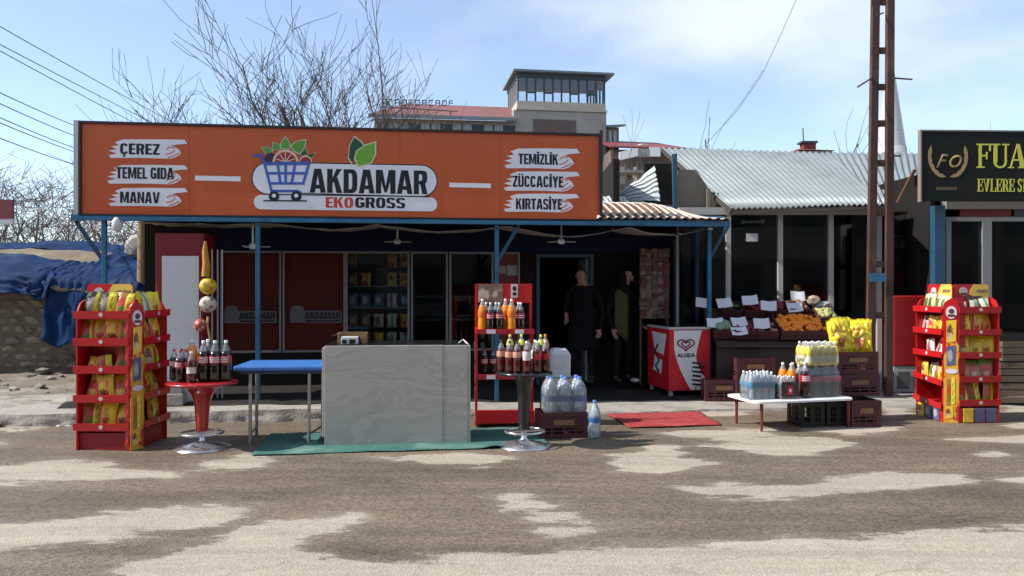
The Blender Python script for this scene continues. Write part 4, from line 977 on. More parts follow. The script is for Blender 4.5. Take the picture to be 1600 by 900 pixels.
MB().box(.0, .75, 0, 2, z4(275), z4(199)).build('wall', M('dim brown wall', (.15, .12, .105), .9), bay); MB().add([(-.05, -.4, z4(199)), (1.05, -.4, z4(197)), (.8, 2, z4(188)), (-.05, 2, z4(187))], [(0, 1, 2, 3)]).build('roof', slate, bay, thick=.12)
MB().box(.12, .3, -.03, -.001, z4(225), z4(203)).box(.42, .6, -.03, -.001, z4(225), z4(203)).build('window', M('pale far window', (.28, .31, .33), .3), bay)
MB().box(0, .75, 0, 2, 0, z4(275)-.002).build('lower_wall', ren, bay)
ck = empty('red_tiled_house', gpos(1267, 50), 0, 'red tiled roof with brick chimney above the zinc roof ridge', 'building')
k_ = 50/F; z5 = lambda py: CH-(py-HY)*k_
MB().box(-1.05, 1.05, -.8, 2.5, 0, z5(239)).build('wall', ren, ck)
MB().add([(-1.15, -1, z5(238)), (1.2, -1, z5(239)), (.7, .6, z5(231)), (-.7, .6, z5(230)), (-1.15, 2.5, z5(238)), (1.2, 2.5, z5(238))], [(0, 1, 2, 3), (0, 3, 4), (1, 5, 2), (3, 2, 5, 4)]).build('roof', M('clay tile roof', (.26, .075, .05), .85, var=.3, scale=4), ck)
ch_ = MB().box(-.35, .45, .3, 1.0, z5(236), z5(222)).build('chimney', M('red brown brick', (.14, .035, .03), .9), ck); MB().box(-.5, .55, .2, 1.1, z5(221.8), z5(219)).build('chimney_cap', dkf, ch_); MB().tube([(-.25, .6, z5(219)), (-.3, .6, z5(197))], .05, 6).build('flue', slate, ch_)
# minaret
mi = empty('minaret', gpos(1391, 70), 0, 'tapering pale metal clad minaret spire behind the steel pole', 'minaret')
k_ = 70/F; z6 = lambda py: CH-(py-HY)*k_
mm = M('pale metal cladding', (.44, .45, .46), .45, .1, var=.06, scale=1)
MB().lathe([(1.5, 0), (1.5, z6(246)), (1.40, z6(245)), (1.38, z6(232)), (1.30, z6(231))], 20).build('shaft', mm, mi)
MB().lathe([(1.30, z6(231)), (.62, z6(145)), (.03, z6(72))], 24).build('spire', mm, mi)
for k in range(4):
    rr = 1.30-(231-(205-k*24))*.0079; MB().lathe([(rr, z6(206-k*24)), (rr+.03, z6(205-k*24)), (rr, z6(204-k*24))], 20).build('seam', mm, mi)
# ================================================================== hills on the horizon
m = MB(); m.grid(lambda a, b: (-900+a*1800, 420+b*500, -2+b*(14+10*noise.noise((a*7, 0, 0)))), 60, 6)
tag(m.build('hills', M('far hills', (.20, .19, .17), 1, var=.2, scale=.02)), kind='structure')
# ================================================================== overhead wires
wire = M('black wire', (.03, .03, .035), .6)
def cable(p, q, sag, label, r=.008, grp='overhead wires at the left'):
    pts = []
    for i in range(25):
        t = i/24; v = p.lerp(q, t); pts.append(v-Vector((0, 0, sag*4*t*(1-t))))
    return tag(MB().tube(pts, r, 5).build('overhead_wire', wire), label, 'wire', grp)
for i, (y0, px1, y1, lb) in enumerate(((38, 236, 170, 'uppermost overhead wire in the left sky'), (66, 225, 182, 'upper wire of the close pair above the sign end'), (76, 212, 190, 'lower wire of the close pair above the sign end'), (141, 119, 195, 'wire running just over the sign end in the left sky'), (158, 119, 211, 'fifth overhead wire from the top at left'), (180, 119, 230, 'sixth overhead wire from the top at left'), (188, 119, 236, 'seventh overhead wire from the top, close under the sixth'), (212, 119, 256, 'lowest overhead wire in the left sky'))):
    a, b = W(0, y0, 14), W(px1, y1, 21); e = b+(b-a)*.8; s = a-(b-a)*.5
    cable(s, e if i < 3 else b+(b-a)*.4, .06, lb, r=.009 if i < 3 else .010)
for i, (pts, lb) in enumerate((([(1246, -5), (1222, 50), (1190, 118), (1150, 175), (1100, 228)], 'drooping loose wire in the sky above the zinc roof'), ([(1192, 110), (1160, 158), (1130, 195), (1112, 232)], 'fainter loose wire beside the drooping one'))):
    q_ = [W(x, y, 18) for x, y in pts]; cur = []
    for a, b in zip(q_, q_[1:]):
        for k in range(6): cur.append(a.lerp(b, k/6))
    cur.append(q_[-1]); tag(MB().tube(cur, .006 if i == 0 else .0045, 5).build('overhead_wire', wire), lb, 'wire', 'loose wires above the zinc roof')
# ================================================================== snack bags and racks
def bag_mat(name, base, band=None, bandx=(.68, .95), blob=None, blob2=None, top=None, dots=None):
    """printed foil: body colour, side band, round picture, top stripe; flat print on the bag's own axes"""
    if name in MATS: return MATS[name]
    m, nt, b = new_mat(name); L = nt.links.new
    t = nd(nt, 'ShaderNodeTexCoord'); sx = nd(nt, 'ShaderNodeSeparateXYZ'); L(t.outputs['Generated'], sx.inputs[0])
    cur = nd(nt, 'ShaderNodeRGB'); cur.outputs[0].default_value = c4(base); out = cur.outputs[0]
    def rng(sock, a, b_, soft=.02):
        r1 = nd(nt, 'ShaderNodeMapRange'); r1.inputs['From Min'].default_value = a-soft; r1.inputs['From Max'].default_value = a+soft; L(sock, r1.inputs['Value'])
        r2_ = nd(nt, 'ShaderNodeMapRange'); r2_.inputs['From Min'].default_value = b_+soft; r2_.inputs['From Max'].default_value = b_-soft; L(sock, r2_.inputs['Value'])
        mu = nd(nt, 'ShaderNodeMath', operation='MULTIPLY'); L(r1.outputs[0], mu.inputs[0]); L(r2_.outputs[0], mu.inputs[1]); return mu.outputs[0]
    def over(fac, colr):
        nonlocal out
        x = nd(nt, 'ShaderNodeMix', data_type='RGBA'); L(fac, x.inputs[0]); L(out, x.inputs[6]); x.inputs[7].default_value = c4(colr); out = x.outputs[2]
    def disc(cx, cz, r, sc=1.0):
        v = nd(nt, 'ShaderNodeCombineXYZ'); L(sx.outputs[0], v.inputs[0]); L(sx.outputs[2], v.inputs[1])
        mp_ = nd(nt, 'ShaderNodeMapping'); mp_.inputs['Location'].default_value = (-cx, -cz*sc, 0); mp_.inputs['Scale'].default_value = (1, sc, 1); L(v.outputs[0], mp_.inputs['Vector'])
        ns = nd(nt, 'ShaderNodeTexNoise', Scale=9.0, Detail=2.0); L(v.outputs[0], ns.inputs['Vector'])
        ln = nd(nt, 'ShaderNodeVectorMath', operation='LENGTH'); L(mp_.outputs[0], ln.inputs[0])
        ad = nd(nt, 'ShaderNodeMath', operation='MULTIPLY_ADD'); L(ns.outputs['Fac'], ad.inputs[0]); ad.inputs[1].default_value = .5; L(ln.outputs['Value'], ad.inputs[2])
        r_ = nd(nt, 'ShaderNodeMapRange'); r_.inputs['From Min'].default_value = r+.25+.02; r_.inputs['From Max'].default_value = r+.25-.02; L(ad.outputs[0], r_.inputs['Value']); return r_.outputs[0]
    if top: over(rng(sx.outputs[2], .74, 1.2), top)
    if blob: over(disc(.42, .5, .27), blob)
    if blob2: over(disc(.46, .30, .15), blob2)
    if band: over(rng(sx.outputs[0], *bandx), band)
    if dots:
        for q_ in (.25, .5, .75): over(disc((bandx[0]+bandx[1])/2, q_, .06), dots)
    L(out, b.inputs['Base Color']); b.inputs['Roughness'].default_value = .32; b.inputs['Metallic'].default_value = .05
    n = nd(nt, 'ShaderNodeTexNoise', Scale=14.0, Detail=3.0); L(t.outputs['Generated'], n.inputs['Vector'])
    bp_ = nd(nt, 'ShaderNodeBump', Strength=.25, Distance=.02); L(n.outputs['Fac'], bp_.inputs['Height']); L(bp_.outputs[0], b.inputs['Normal'])
    MATS[name] = m; return m
YB, RB_, BK, GN, WHT, PK = (.84, .58, .02), (.50, .03, .025), (.03, .022, .02), (.20, .34, .05), (.72, .70, .66), (.62, .20, .16)
BM = {
 'yellow': bag_mat('yellow snack print', YB, RB_, (.05, .2), (.55, .30, .03), (.45, .04, .02)),
 'blackband': bag_mat('black snack print with yellow band', BK, (.88, .74, .04), (.52, .95), (.40, .33, .24), None, None, (.35, .25, .02)),
 'brownband': bag_mat('brown snack print with yellow band', (.40, .18, .06), (.88, .72, .05), (.58, .95), (.50, .06, .03), (.12, .2, .03), None, (.35, .25, .02)),
 'red': bag_mat('red snack print', (.62, .05, .03), (.85, .55, .05), (.74, .98), (.80, .48, .05), (.2, .05, .03), (.75, .42, .05)),
 'redpink': bag_mat('orange snack print', (.74, .26, .06), (.85, .60, .08), (.78, 1.1), (.55, .06, .03), (.82, .55, .10), (.82, .50, .06)),
 'green': bag_mat('green topped snack print', (.42, .20, .12), None, (.7, .9), (.50, .10, .08), (.60, .52, .32), (.16, .27, .05)),
 'white': bag_mat('white snack print', WHT, (.16, .05, .05), (.4, .55), (.55, .2, .18), None, (.66, .55, .5)),
 'olive': bag_mat('olive snack print', (.42, .37, .10), (.70, .62, .35), (.65, .95), (.10, .14, .04), None, (.66, .6, .35)),
 'gold': bag_mat('gold snack print', (.80, .50, .04), (.55, .08, .03), (.0, .12), (.16, .08, .04), (.6, .5, .3)),
 'bright': bag_mat('bright yellow crisp print', (.80, .62, .02), None, (.7, .9), (.70, .45, .05), (.42, .12, .04)),
 'dim': bag_mat('dark red crisp print', (.20, .05, .03), (.30, .16, .04), (.7, .95), (.30, .20, .06), None),
 'blue': bag_mat('blue white crisp print', (.10, .12, .22), None, (.7, .9), (.40, .40, .42), None),
 'silver': bag_mat('green white crisp print', (.52, .58, .48), (.10, .28, .08), (.45, .62), (.62, .6, .5), None),
}
BAGN = {'yellow': 'yellow', 'blackband': 'black and yellow banded', 'brownband': 'brown and yellow banded', 'red': 'red and gold', 'redpink': 'orange and red', 'green': 'green topped', 'white': 'white', 'olive': 'olive and cream', 'gold': 'gold', 'bright': 'bright yellow', 'dim': 'dark red', 'blue': 'blue and white', 'silver': 'green and white striped'}
BAGC = {}
def bag_mesh(kind, w, h, t, seed):
    key = (kind, round(w, 2), round(h, 2), seed)
    if key in BAGC: return BAGC[key]
    m = MB(); nx, nz = (10, 12) if w < .25 else (26, 30)
    def side(sg_):
        def f(a, b):
            prof = (max(0, 1-abs(2*a-1)**3.2))**.6*(max(0, math.sin(math.pi*min(1, max(0, (b-.05)/.9)))))**.55
            big = w > .25; wob = noise.noise((a*3.3, b*3.3, seed*5.1+sg_))*(.5 if big else .25)+(abs(noise.noise((a*6, b*5, seed*3.1+sg_)))*1.1-.3 if big else noise.noise((a*8, b*8, seed*3.1+sg_))*.12)
            wd = w*(1-.07*math.sin(math.pi*b))*(1+.02*noise.noise((b*5, seed, 0)))
            crimp = .006*math.sin(a*34)*(1 if b < .06 or b > .94 else 0)
            return ((a-.5)*wd, sg_*(t/2)*prof*(1+wob)+crimp, b*h+(.012 if w < .25 else .035)*noise.noise((a*3, seed+.5, b*2)))
        return f
    m.grid(side(-1), nx, nz); m.grid(lambda a, b: side(1)(1-a, b), nx, nz)
    BAGC[key] = m.mesh('snack_bag', BM[kind]); return BAGC[key]
def put_bag(kind, mtx, w, h, t, seed, label, group, name='snack_bag'):
    o = link(name, bag_mesh(kind, w, h, t, seed)); o.matrix_world = mtx
    return tag(o, label, 'snack bag', group)
rack_red = M('rack red', (0.50, 0.010, 0.014), 0.38, var=.08, scale=3); rack_dk = M('rack deep red', (0.30, 0.008, 0.010), .5, var=.12)
rack_ye = M('rack yellow card', (.72, .52, .09), .5, var=.06); emb = M('grey emblem print', (.55, .50, .50), .5, var=.25, scale=60); emb_dk = M('dark emblem print', (.10, .04, .05), .5)
pil_m = bag_mat('pillar snack print', (.62, .34, .05), (.45, .03, .03), (-.2, .12), (.5, .06, .03), (.7, .6, .4))
LV = [1.318, 1.057, .79, .51, .235]
def rack(loc, rotz, label, where, A, B, WA=.52, WB=.50, base_print=False):
    rk = empty('snack_rack', loc, rotz, label, 'display rack', 'red snack racks by the road')
    DP = .26
    units = [(Matrix.Identity(4), WA), (Matrix.Translation((.06, .155+WB, 0)) @ Matrix.Rotation(R(90), 4, 'Z'), WB)]
    for ui, (T, wd) in enumerate(units):
        def part(mb, name, mat, bevel=0.0, parent=rk):
            mb.v = [tuple(T @ Vector(p)) for p in mb.v]
            return mb.build(name, mat, parent, bevel=bevel)
        part(MB().box(-wd, 0, DP, DP+.015, 0, 1.36), 'back_panel', rack_red)
        for x in (-wd, -.014):
            m = MB(); m.v = []; pts = [(0, 0), (0, 1.33), (.05, 1.42), (.13, 1.46), (DP, 1.46), (DP, 0)]
            n = len(pts); m.add([(x, a, b) for a, b in pts]+[(x+.014, a, b) for a, b in pts], [tuple(range(n)), tuple(range(2*n-1, n-1, -1))]+[(i, (i+1) % n, (i+1) % n+n, i+n) for i in range(n)])
            mb = m; mb.v = [tuple(T @ Vector(p)) for p in mb.v]; mb.build('side_panel', rack_red, rk, fixn=True)
        for li, z in enumerate(LV):
            tilt = ui == (0 if base_print else 9) and li in (3, 4)
            sh_ = MB().box(-wd+.015, -.015, .0, DP-.001, z-.045, z-.035)
            dz = -.05 if tilt else 0
            lip = MB().add([(-wd-.012, -.028, z-.035), (.006, -.028, z-.035+dz), (.006, -.016, z-.035+dz), (-wd-.012, -.016, z-.035), (-wd-.012, -.034, z+.035), (.006, -.034, z+.035+dz), (.006, -.022, z+.035+dz), (-wd-.012, -.022, z+.035)],
                           [(0, 3, 2, 1), (4, 5, 6, 7), (0, 1, 5, 4), (1, 2, 6, 5), (2, 3, 7, 6), (3, 0, 4, 7)])
            so = part(sh_, 'shelf', rack_dk); lo = part(lip, 'shelf_lip', rack_red, parent=so)
            e = MB(); e.prism(ellipse(-wd*.5, z+dz*.5, .020, .020, 12), -.036, -.030); part(e, 'lip_emblem', emb, parent=so)
        part(MB().box(-wd+.015, -.015, .03 if not base_print else .0, .04 if not base_print else .01, .0, .17), 'base_panel', rack_dk if not base_print else rack_red)
        if base_print:
            for k, kd in enumerate(('gold', 'blue', 'blue')):
                x = -wd+.05+k*(wd-.08)/3; b = MB().box(x, x+.12, -.012, -.002, .01, .17); part(b, 'pack_print', BM[kd])
        # header card
        hx0, hx1 = -wd+.03, -.03
        if ui == 0 or base_print:
            hd = part(MB().prism(rounded(hx0, hx1, 1.34, 1.615, .035, 4), .135, .147), 'header_card', rack_red)
            mid = (hx0+hx1)/2
            y = MB().prism([(mid+.03, 1.612), (hx1-.03, 1.612), (hx1-.006, 1.59), (hx1-.006, 1.36), (mid+.10, 1.36), (mid+.05, 1.46), (mid-.04, 1.50)], .131, .1345)
            y.v = [tuple(T @ Vector(p)) for p in y.v]; yo = y.build('header_panel', rack_ye, hd, fixn=True)
            part(MB().prism(ellipse(hx0+.12, 1.53, .05, .05, 14), .130, .1348), 'header_emblem', emb, parent=hd)
            part(MB().prism(rounded(hx0+.085, hx0+.155, 1.49, 1.515, .01, 2), .127, .1298), 'header_emblem', emb_dk, parent=hd)
            wv = MB()
            for k in range(6): wv.prism([(mid+.06+k*.024, 1.515+.012*(k % 2)), (mid+.08+k*.024, 1.515), (mid+.08+k*.024, 1.55+.01*(k % 2)), (mid+.06+k*.024, 1.545)], .127, .1305)
            part(wv, 'header_lettering', M('brown print', (.25, .17, .10), .5), parent=hd)
            if base_print: part(MB().prism([(mid-.08, 1.43), (mid+.12, 1.44), (mid+.13, 1.475), (mid-.10, 1.47)], .126, .1298), 'header_label', emb_dk, parent=hd)
    # corner pillar
    m = MB(); pts = [(0.006, 0.002), (.062, .152), (.02, .18), (-.05, .02)]
    m.prismz(pts, 0, 1.36).build('pillar', rack_red, rk, fixn=True)
    ax = Matrix.Translation((.006, .002, 0)) @ Matrix.Rotation(math.atan2(.15, .056), 4, 'Z')
    def pil(mb, name, mat):
        mb.v = [tuple(ax @ Vector(p)) for p in mb.v]; return mb.build(name, mat, rk, fixn=True)
    wv = .160
    pil(MB().prism([(.0, 0), (wv, 0), (wv, .55), (wv*.93, .70), (wv, .80), (wv, .9), (wv*.8, .95), (wv*.2, .93), (0, .75), (.01, .6), (0, .5)], -.006, -.001), 'pillar_print', M('amber pillar print', (.72, .38, .04), .45, var=.25, scale=9, c2=(.45, .03, .02), thr=(.52, .56)))
    for z0, z1, a, b, kd in ((.93, 1.2, .15, .80, 'gold'), (.66, .90, .2, .75, 'blue'), (.20, .52, .18, .72, 'brownband'), (.04, .2, .1, .6, 'gold')):
        pil(MB().prism([(wv*a, z0), (wv*b, z0+.02), (wv*(b+.03), z1), (wv*(a+.02), z1-.01)], -.010, -.0062), 'pack_print', BM[kd])
    pil(MB().prism(ellipse(wv*.5, 1.285, .056, .074, 18), -.010, -.002), 'pillar_emblem', M('white emblem print', (.72, .66, .66), .5, var=.1))
    pil(MB().prism(ellipse(wv*.5, 1.30, .030, .030, 12), -.013, -.0102).prism(rounded(wv*.5-.04, wv*.5+.04, 1.235, 1.262, .008, 2), -.013, -.0102), 'pillar_emblem', emb_dk)
    pil(MB().prism(ellipse(wv*.5, .60, .065, .03, 12), -.012, -.0105), 'pillar_emblem', M('white emblem print', (.72, .66, .66), .5))
    pil(MB().prism(ellipse(wv*.5, 1.36, .079, .08, 14), .001, .012), 'pillar_crest', rack_red)
    # bags
    RW = Matrix.Translation(Vector(loc)) @ Matrix.Rotation(rotz, 4, 'Z'); rnd = random.Random(hash(where) % 97 if False else len(where)*7+3)
    ordn = ['first', 'second', 'third', 'fourth', 'fifth']; tiers = ['top', 'second', 'third', 'fourth', 'fifth']
    for fi, (cfg, (T, wd), fname) in enumerate(((A, units[0], where[1]), (B, units[1], where[2]))):
        for li, row in enumerate(cfg):
            n = len(row)
            for k, it in enumerate(row):
                if not it: continue
                kd, w, h = (it, .176, .252) if isinstance(it, str) else it
                x = -wd+.03+(wd-.06)*(k+.5)/n; z = LV[li]-.034+.002
                mt = RW @ T @ Matrix.Translation((x, .055+rnd.uniform(0, .03), z)) @ Matrix.Rotation(R(rnd.uniform(-20, 20)), 4, 'Z') @ Matrix.Rotation(R(-rnd.uniform(4, 20)), 4, 'X') @ Matrix.Rotation(R(rnd.uniform(-8, 10)), 4, 'Y')
                put_bag(kd, mt, w, h, .055, (k+li) % 3, '%s bag, %s along the %s shelf, %s of the %s' % (BAGN[kd], ordn[k], tiers[li], fname+' face', where[0]), 'snack bags on the red racks')
    return rk
L_loc = G(202, 705); L_loc.x += 0.0
rack(L_loc, R(-1), 'red snack rack with yellow header left of the red round table', ('left rack', 'front', 'side'),
     [['blackband', 'blackband', 'brownband'], ['brownband', 'yellow', 'red', 'brownband'], [('red', .13, .15), ('brownband', .13, .16), 'brownband'], ['redpink', 'red', 'redpink'], ['brownband', 'yellow', 'red']],
     [['bright', 'silver', 'bright'], ['gold', 'yellow', 'red'], ['yellow', 'gold', 'brownband'], ['gold', 'yellow', 'gold'], ['bright', 'gold', 'bright']])
R_loc = Vector((5.04, 8.98, 0))
rack(R_loc, R(-85), 'red snack rack with printed corner pillar right of the crates', ('right rack', 'left', 'front'),
     [[('olive', .115, .21), ('olive', .115, .22), ('olive', .115, .21), ('olive', .115, .2)], [('white', .125, .21), ('redpink', .125, .21), ('red', .125, .22), ('redpink', .125, .21)], [None, ('white', .115, .2), ('white', .115, .22), ('white', .115, .23)], [('gold', .12, .19), ('olive', .12, .2), ('brownband', .12, .17), ('yellow', .12, .2)], []],
     [[('white', .12, .13), ('silver', .12, .15), ('silver', .12, .17)], ['yellow', 'yellow', 'yellow'], ['gold', 'bright', 'bright'], ['green', 'green', 'green'], ['brownband', 'brownband', 'brownband']], base_print=True)
# ================================================================== bottles
cola = M('cola brown', (0.016, 0.006, 0.005), .12, var=.05, coat=.5); tea = M('dark red drink', (0.075, 0.010, 0.008), .12, var=.05, coat=.5)
orange_d = M('orange drink', (.75, .24, .01), .15, var=.05, coat=.5); yellow_d = M('yellow drink', (.80, .66, .06), .2, var=.05, coat=.4)
pet = clear_mat('clear bottle plastic', (.93, .95, .95), .22, (.75, .77, .78), .05, 1.5)
water_p = clear_mat('water bottle plastic', (.86, .94, .98), .36, (.70, .82, .90), .08, 1.45)
film = clear_mat('shrink film', (.97, .98, .99), .11, (.85, .88, .9), .10, 1.45)
lab_red = M('red label', (.42, .02, .03), .35, var=.1); lab_peach = M('peach label', (.62, .30, .20), .4, var=.3, scale=25); lab_wh = M('white label', (.62, .58, .56), .4, var=.2, scale=25)
lab_blue = M('blue label', (.05, .16, .42), .35, var=.3, scale=14); lab_teal = M('turquoise label', (.06, .30, .50), .35, var=.4, scale=20); lab_or = M('orange label', (.70, .16, .02), .35, var=.2, scale=20)
cap_w = M('white cap', (.75, .75, .73), .4); cap_r = M('red cap', (.5, .02, .02), .4); cap_y = M('yellow green cap', (.60, .62, .10), .4); cap_o = M('orange cap', (.75, .22, .02), .4); cap_b = M('blue cap', (.10, .20, .55), .4); cap_k = M('dark cap', (.03, .04, .03), .4)
script_w = M('label white stripes', (.70, .66, .66), .4)
PROF = [(.0, 0), (.78, 0), (.97, .035), (1, .08), (1, .30), (.94, .38), (.94, .44), (1, .50), (1, .60), (.93, .67), (.72, .78), (.45, .87), (.27, .915), (.26, .96)]
def rad(f):
    for (r0, z0), (r1, z1) in zip(PROF, PROF[1:]):
        if z0 <= f <= z1 and z1 > z0: return r0+(r1-r0)*(f-z0)/(z1-z0)
    return .26
def bottle_parts(root, h, r, liq, lab, cap, fill=.74, lab_z=(.44, .63), stripes=None, off=(0, 0, 0), n=14):
    pr = [(a*r, b*h) for a, b in PROF if b <= fill]+[(rad(fill)*r, fill*h), (0, fill*h)]
    MB().lathe(pr, n, off).build('filled_body', liq, root)
    up_ = [(rad(fill)*r, fill*h+.0005)]+[(a*r, b*h) for a, b in PROF if b > fill]
    MB().lathe(up_, n, off).build('neck', pet if liq is not water_p else water_p, root)
    if lab:
        lo = MB().lathe([(rad(lab_z[0]+(lab_z[1]-lab_z[0])*q/6)*r+.0015, (lab_z[0]+(lab_z[1]-lab_z[0])*q/6)*h) for q in range(7)], n, off).build('label_sleeve', lab, root)
        if stripes:
            m = MB()
            for zz in stripes:
                rr = r+.003
                for k in range(5):
                    a0, a1 = R(-140+k*20), R(-140+(k+1)*20)
                    m.add([(off[0]+rr*math.cos(a0), off[1]+rr*math.sin(a0), off[2]+zz*h), (off[0]+rr*math.cos(a1), off[1]+rr*math.sin(a1), off[2]+(zz+.008)*h), (off[0]+rr*math.cos(a1), off[1]+rr*math.sin(a1), off[2]+(zz+.034)*h), (off[0]+rr*math.cos(a0), off[1]+rr*math.sin(a0), off[2]+(zz+.026)*h)], [(0, 1, 2, 3)])
            m.build('label_print', script_w, lo)
    MB().lathe([(.31*r, .93*h), (.31*r, .995*h), (.27*r, h), (0, h)], 10, off).build('cap', cap, root)
def bottle(kind, loc, label, group, rotz=0.0):
    h, r, liq, lab, cap, kw = BK_[kind]
    if kind in PROTO: return dup(PROTO[kind], loc, rotz, label, group)
    root = empty('drink_bottle', loc, rotz, label, 'bottle', group)
    bottle_parts(root, h, r, liq, lab, cap, **kw); PROTO[kind] = root; return root
PROTO = {}
BK_ = {
 'cola_l': (.40, .055, cola, lab_red, cap_w, dict(stripes=(.47, .52, .57))), 'cola_m': (.33, .045, cola, lab_red, cap_w, dict(stripes=(.47, .54))),
 'cola_s': (.31, .042, cola, lab_red, cap_r, dict(stripes=(.48, .53, .58))), 'red_s': (.30, .045, tea, lab_wh, cap_w, dict(lab_z=(.30, .5))),
 'orange_l': (.37, .052, orange_d, lab_or, cap_w, dict(fill=.80)), 'orange_top': (.40, .055, orange_d, None, cap_w, dict(fill=.86)),
 'tea_p': (.31, .042, tea, lab_peach, cap_k, dict(lab_z=(.48, .66))), 'tea_w': (.31, .042, tea, lab_wh, cap_w, dict(lab_z=(.40, .68))), 'tea_r': (.31, .044, tea, lab_red, cap_w, dict(lab_z=(.40, .60))),
 'tea_y': (.36, .044, tea, cap_y, cap_y, dict(fill=.70, lab_z=(.705, .86))), 'tea_o': (.36, .044, tea, cap_o, cap_o, dict(fill=.70, lab_z=(.66, .86))),
 'water_l': (.34, .050, water_p, lab_blue, cap_b, dict(fill=.80, lab_z=(.40, .58))),
}
# ------------------------------------------------------------------ two pedestal tables
chrome = M('worn chrome', (.62, .62, .62), .22, .85, var=.1); red_pl = M('red gloss plastic', (.36, .012, .016), .25, var=.06, coat=.4); black_pl = M('black gloss plastic', (.015, .014, .016), .22, coat=.3)
def pedestal(loc, zt, rt, mat, label, rb=.27, fl=1.0):
    t = empty('pedestal_table', loc, .3, label, 'round table', 'tall round tables with chrome feet')
    MB().lathe([(0, zt), (rt*.97, zt), (rt, zt-.008), (rt, zt-.022), (rt*.9, zt-.032), (.10, zt-.05), (0, zt-.05)], 40).build('table_top', mat, t)
    MB().lathe([(.24*fl, zt-.033), (.06+.09*fl, zt-.07), (.06+.04*fl, zt-.13), (.055+.02*fl, zt-.22), (.062, .3), (.055, .17)], 20).build('pedestal', mat, t)
    MB().lathe([(.0, 0), (rb, 0), (rb, .008), (rb*.6, .035), (.06, .06), (.032, .085), (.028, .17)], 32).build('foot_plate', chrome, t)
    MB().tube([(.20*math.cos(2*math.pi*k/24), -.03+.17*math.sin(2*math.pi*k/24), .155) for k in range(25)], .011, 8).beam((-.19, -.03, .155), (.19, -.03, .155), .015).build('foot_ring', chrome, t)
    return t
T1 = G(316, 700); pedestal(T1, .66, .335, red_pl, 'red round pedestal table carrying cola bottles')
z1 = .662; sc1 = T1.y/F
def on1(px, dy): return Vector(((px-800)/F*(T1.y+dy), T1.y+dy, z1))
g1 = 'bottles on the red round table'
for k, (kd, px, dy, lb) in enumerate((
 ('cola_s', 272, .03, 'small cola bottle at the far left of the red table'), ('cola_s', 281, -.10, 'small cola bottle in front of the left cluster on red table'), ('cola_s', 284, .07, 'small cola bottle hidden behind the left cluster on red table'), ('cola_s', 290, -.02, 'small cola bottle beside the dark red juice bottle on red table'),
 ('red_s', 299, -.13, 'dark red juice bottle with white label on the red table'), ('orange_top', 300, .10, 'large orange drink bottle rising behind the red table bottles'),
 ('cola_l', 318, -.06, 'large cola bottle just right of the juice bottle, red table'), ('cola_l', 325, .12, 'large cola bottle standing at the back of the red table'), ('cola_l', 336, -.05, 'large cola bottle in the middle of the right trio, red table'), ('cola_l', 353, -.02, 'large cola bottle farthest right on the red table'))):
    bottle(kd, on1(px, dy), lb, g1, rnd.uniform(-.3, .3))
T2 = G(819, 697); pedestal(T2, .745, .285, black_pl, 'black round pedestal table carrying dark red drinks', .265, .35)
sc2 = T2.y/F
g2 = 'bottles on the black round table'
for kd, px, dy, lb in (
 ('tea_p', 783, -.02, 'dark drink bottle with peach label farthest left on the black table'), ('tea_p', 796, -.11, 'second peach labelled bottle from the left on the black table'), ('tea_p', 808, -.14, 'third peach labelled bottle from the left on the black table'), ('tea_w', 823, -.16, 'white labelled bottle at the front of the black table'), ('tea_r', 839, -.13, 'red labelled bottle at the front of the black table'), ('tea_r', 852, -.06, 'red labelled bottle farthest right on the black table'),
 ('tea_y', 797, .08, 'yellow capped bottle at the back left of the black table'), ('tea_y', 815, .12, 'yellow capped bottle at the back middle of the black table'), ('tea_p', 827, .10, 'peach labelled bottle at the back of the black table'), ('tea_y', 845, .06, 'yellow capped bottle at the back right of the black table'), ('tea_o', 852, .12, 'orange capped bottle at the back right of the black table'), ('tea_w', 836, .02, 'white labelled bottle in the middle of the black table')):
    bottle(kd, Vector(((px-800)/F*(T2.y+dy), T2.y+dy, .747)), lb, g2)
# ------------------------------------------------------------------ blue table
bt = empty('blue_table', S(0, 0, 0), SR, 'long table with blue padded top and steel legs beside the counter', 'table')
p0, p1 = G(392, 697), G(484, 693); mid = (p0+p1)/2; bt.location = mid; bt.rotation_euler = (0, 0, R(4))
blue_t = M('blue vinyl top', (.035, .15, .44), .5, var=.12, scale=5); steel = M('dull steel tube', (.32, .33, .33), .35, .7, var=.15)
tw_, td = .90, .62
MB().box(-.45, .46, -.06, td-.06, .745, .80).build('table_top', blue_t, bt, bevel=.02)
MB().box(-.40, .42, -.02, td-.10, .715, .744).build('apron', M('dark apron', (.03, .05, .09), .6), bt)
for x, y in ((-.30, 0), (-.36, td-.14), (.28, 0), (.33, td-.14)):
    MB().tube([(x, y, .0), (x+.005, y, .72)], .017, 10).build('leg', steel, bt)
MB().tube([(-.30, 0, .10), (-.36, td-.14, .10)], .01, 6).tube([(.28, 0, .10), (.33, td-.14, .10)], .01, 6).build('stretcher', steel, bt)
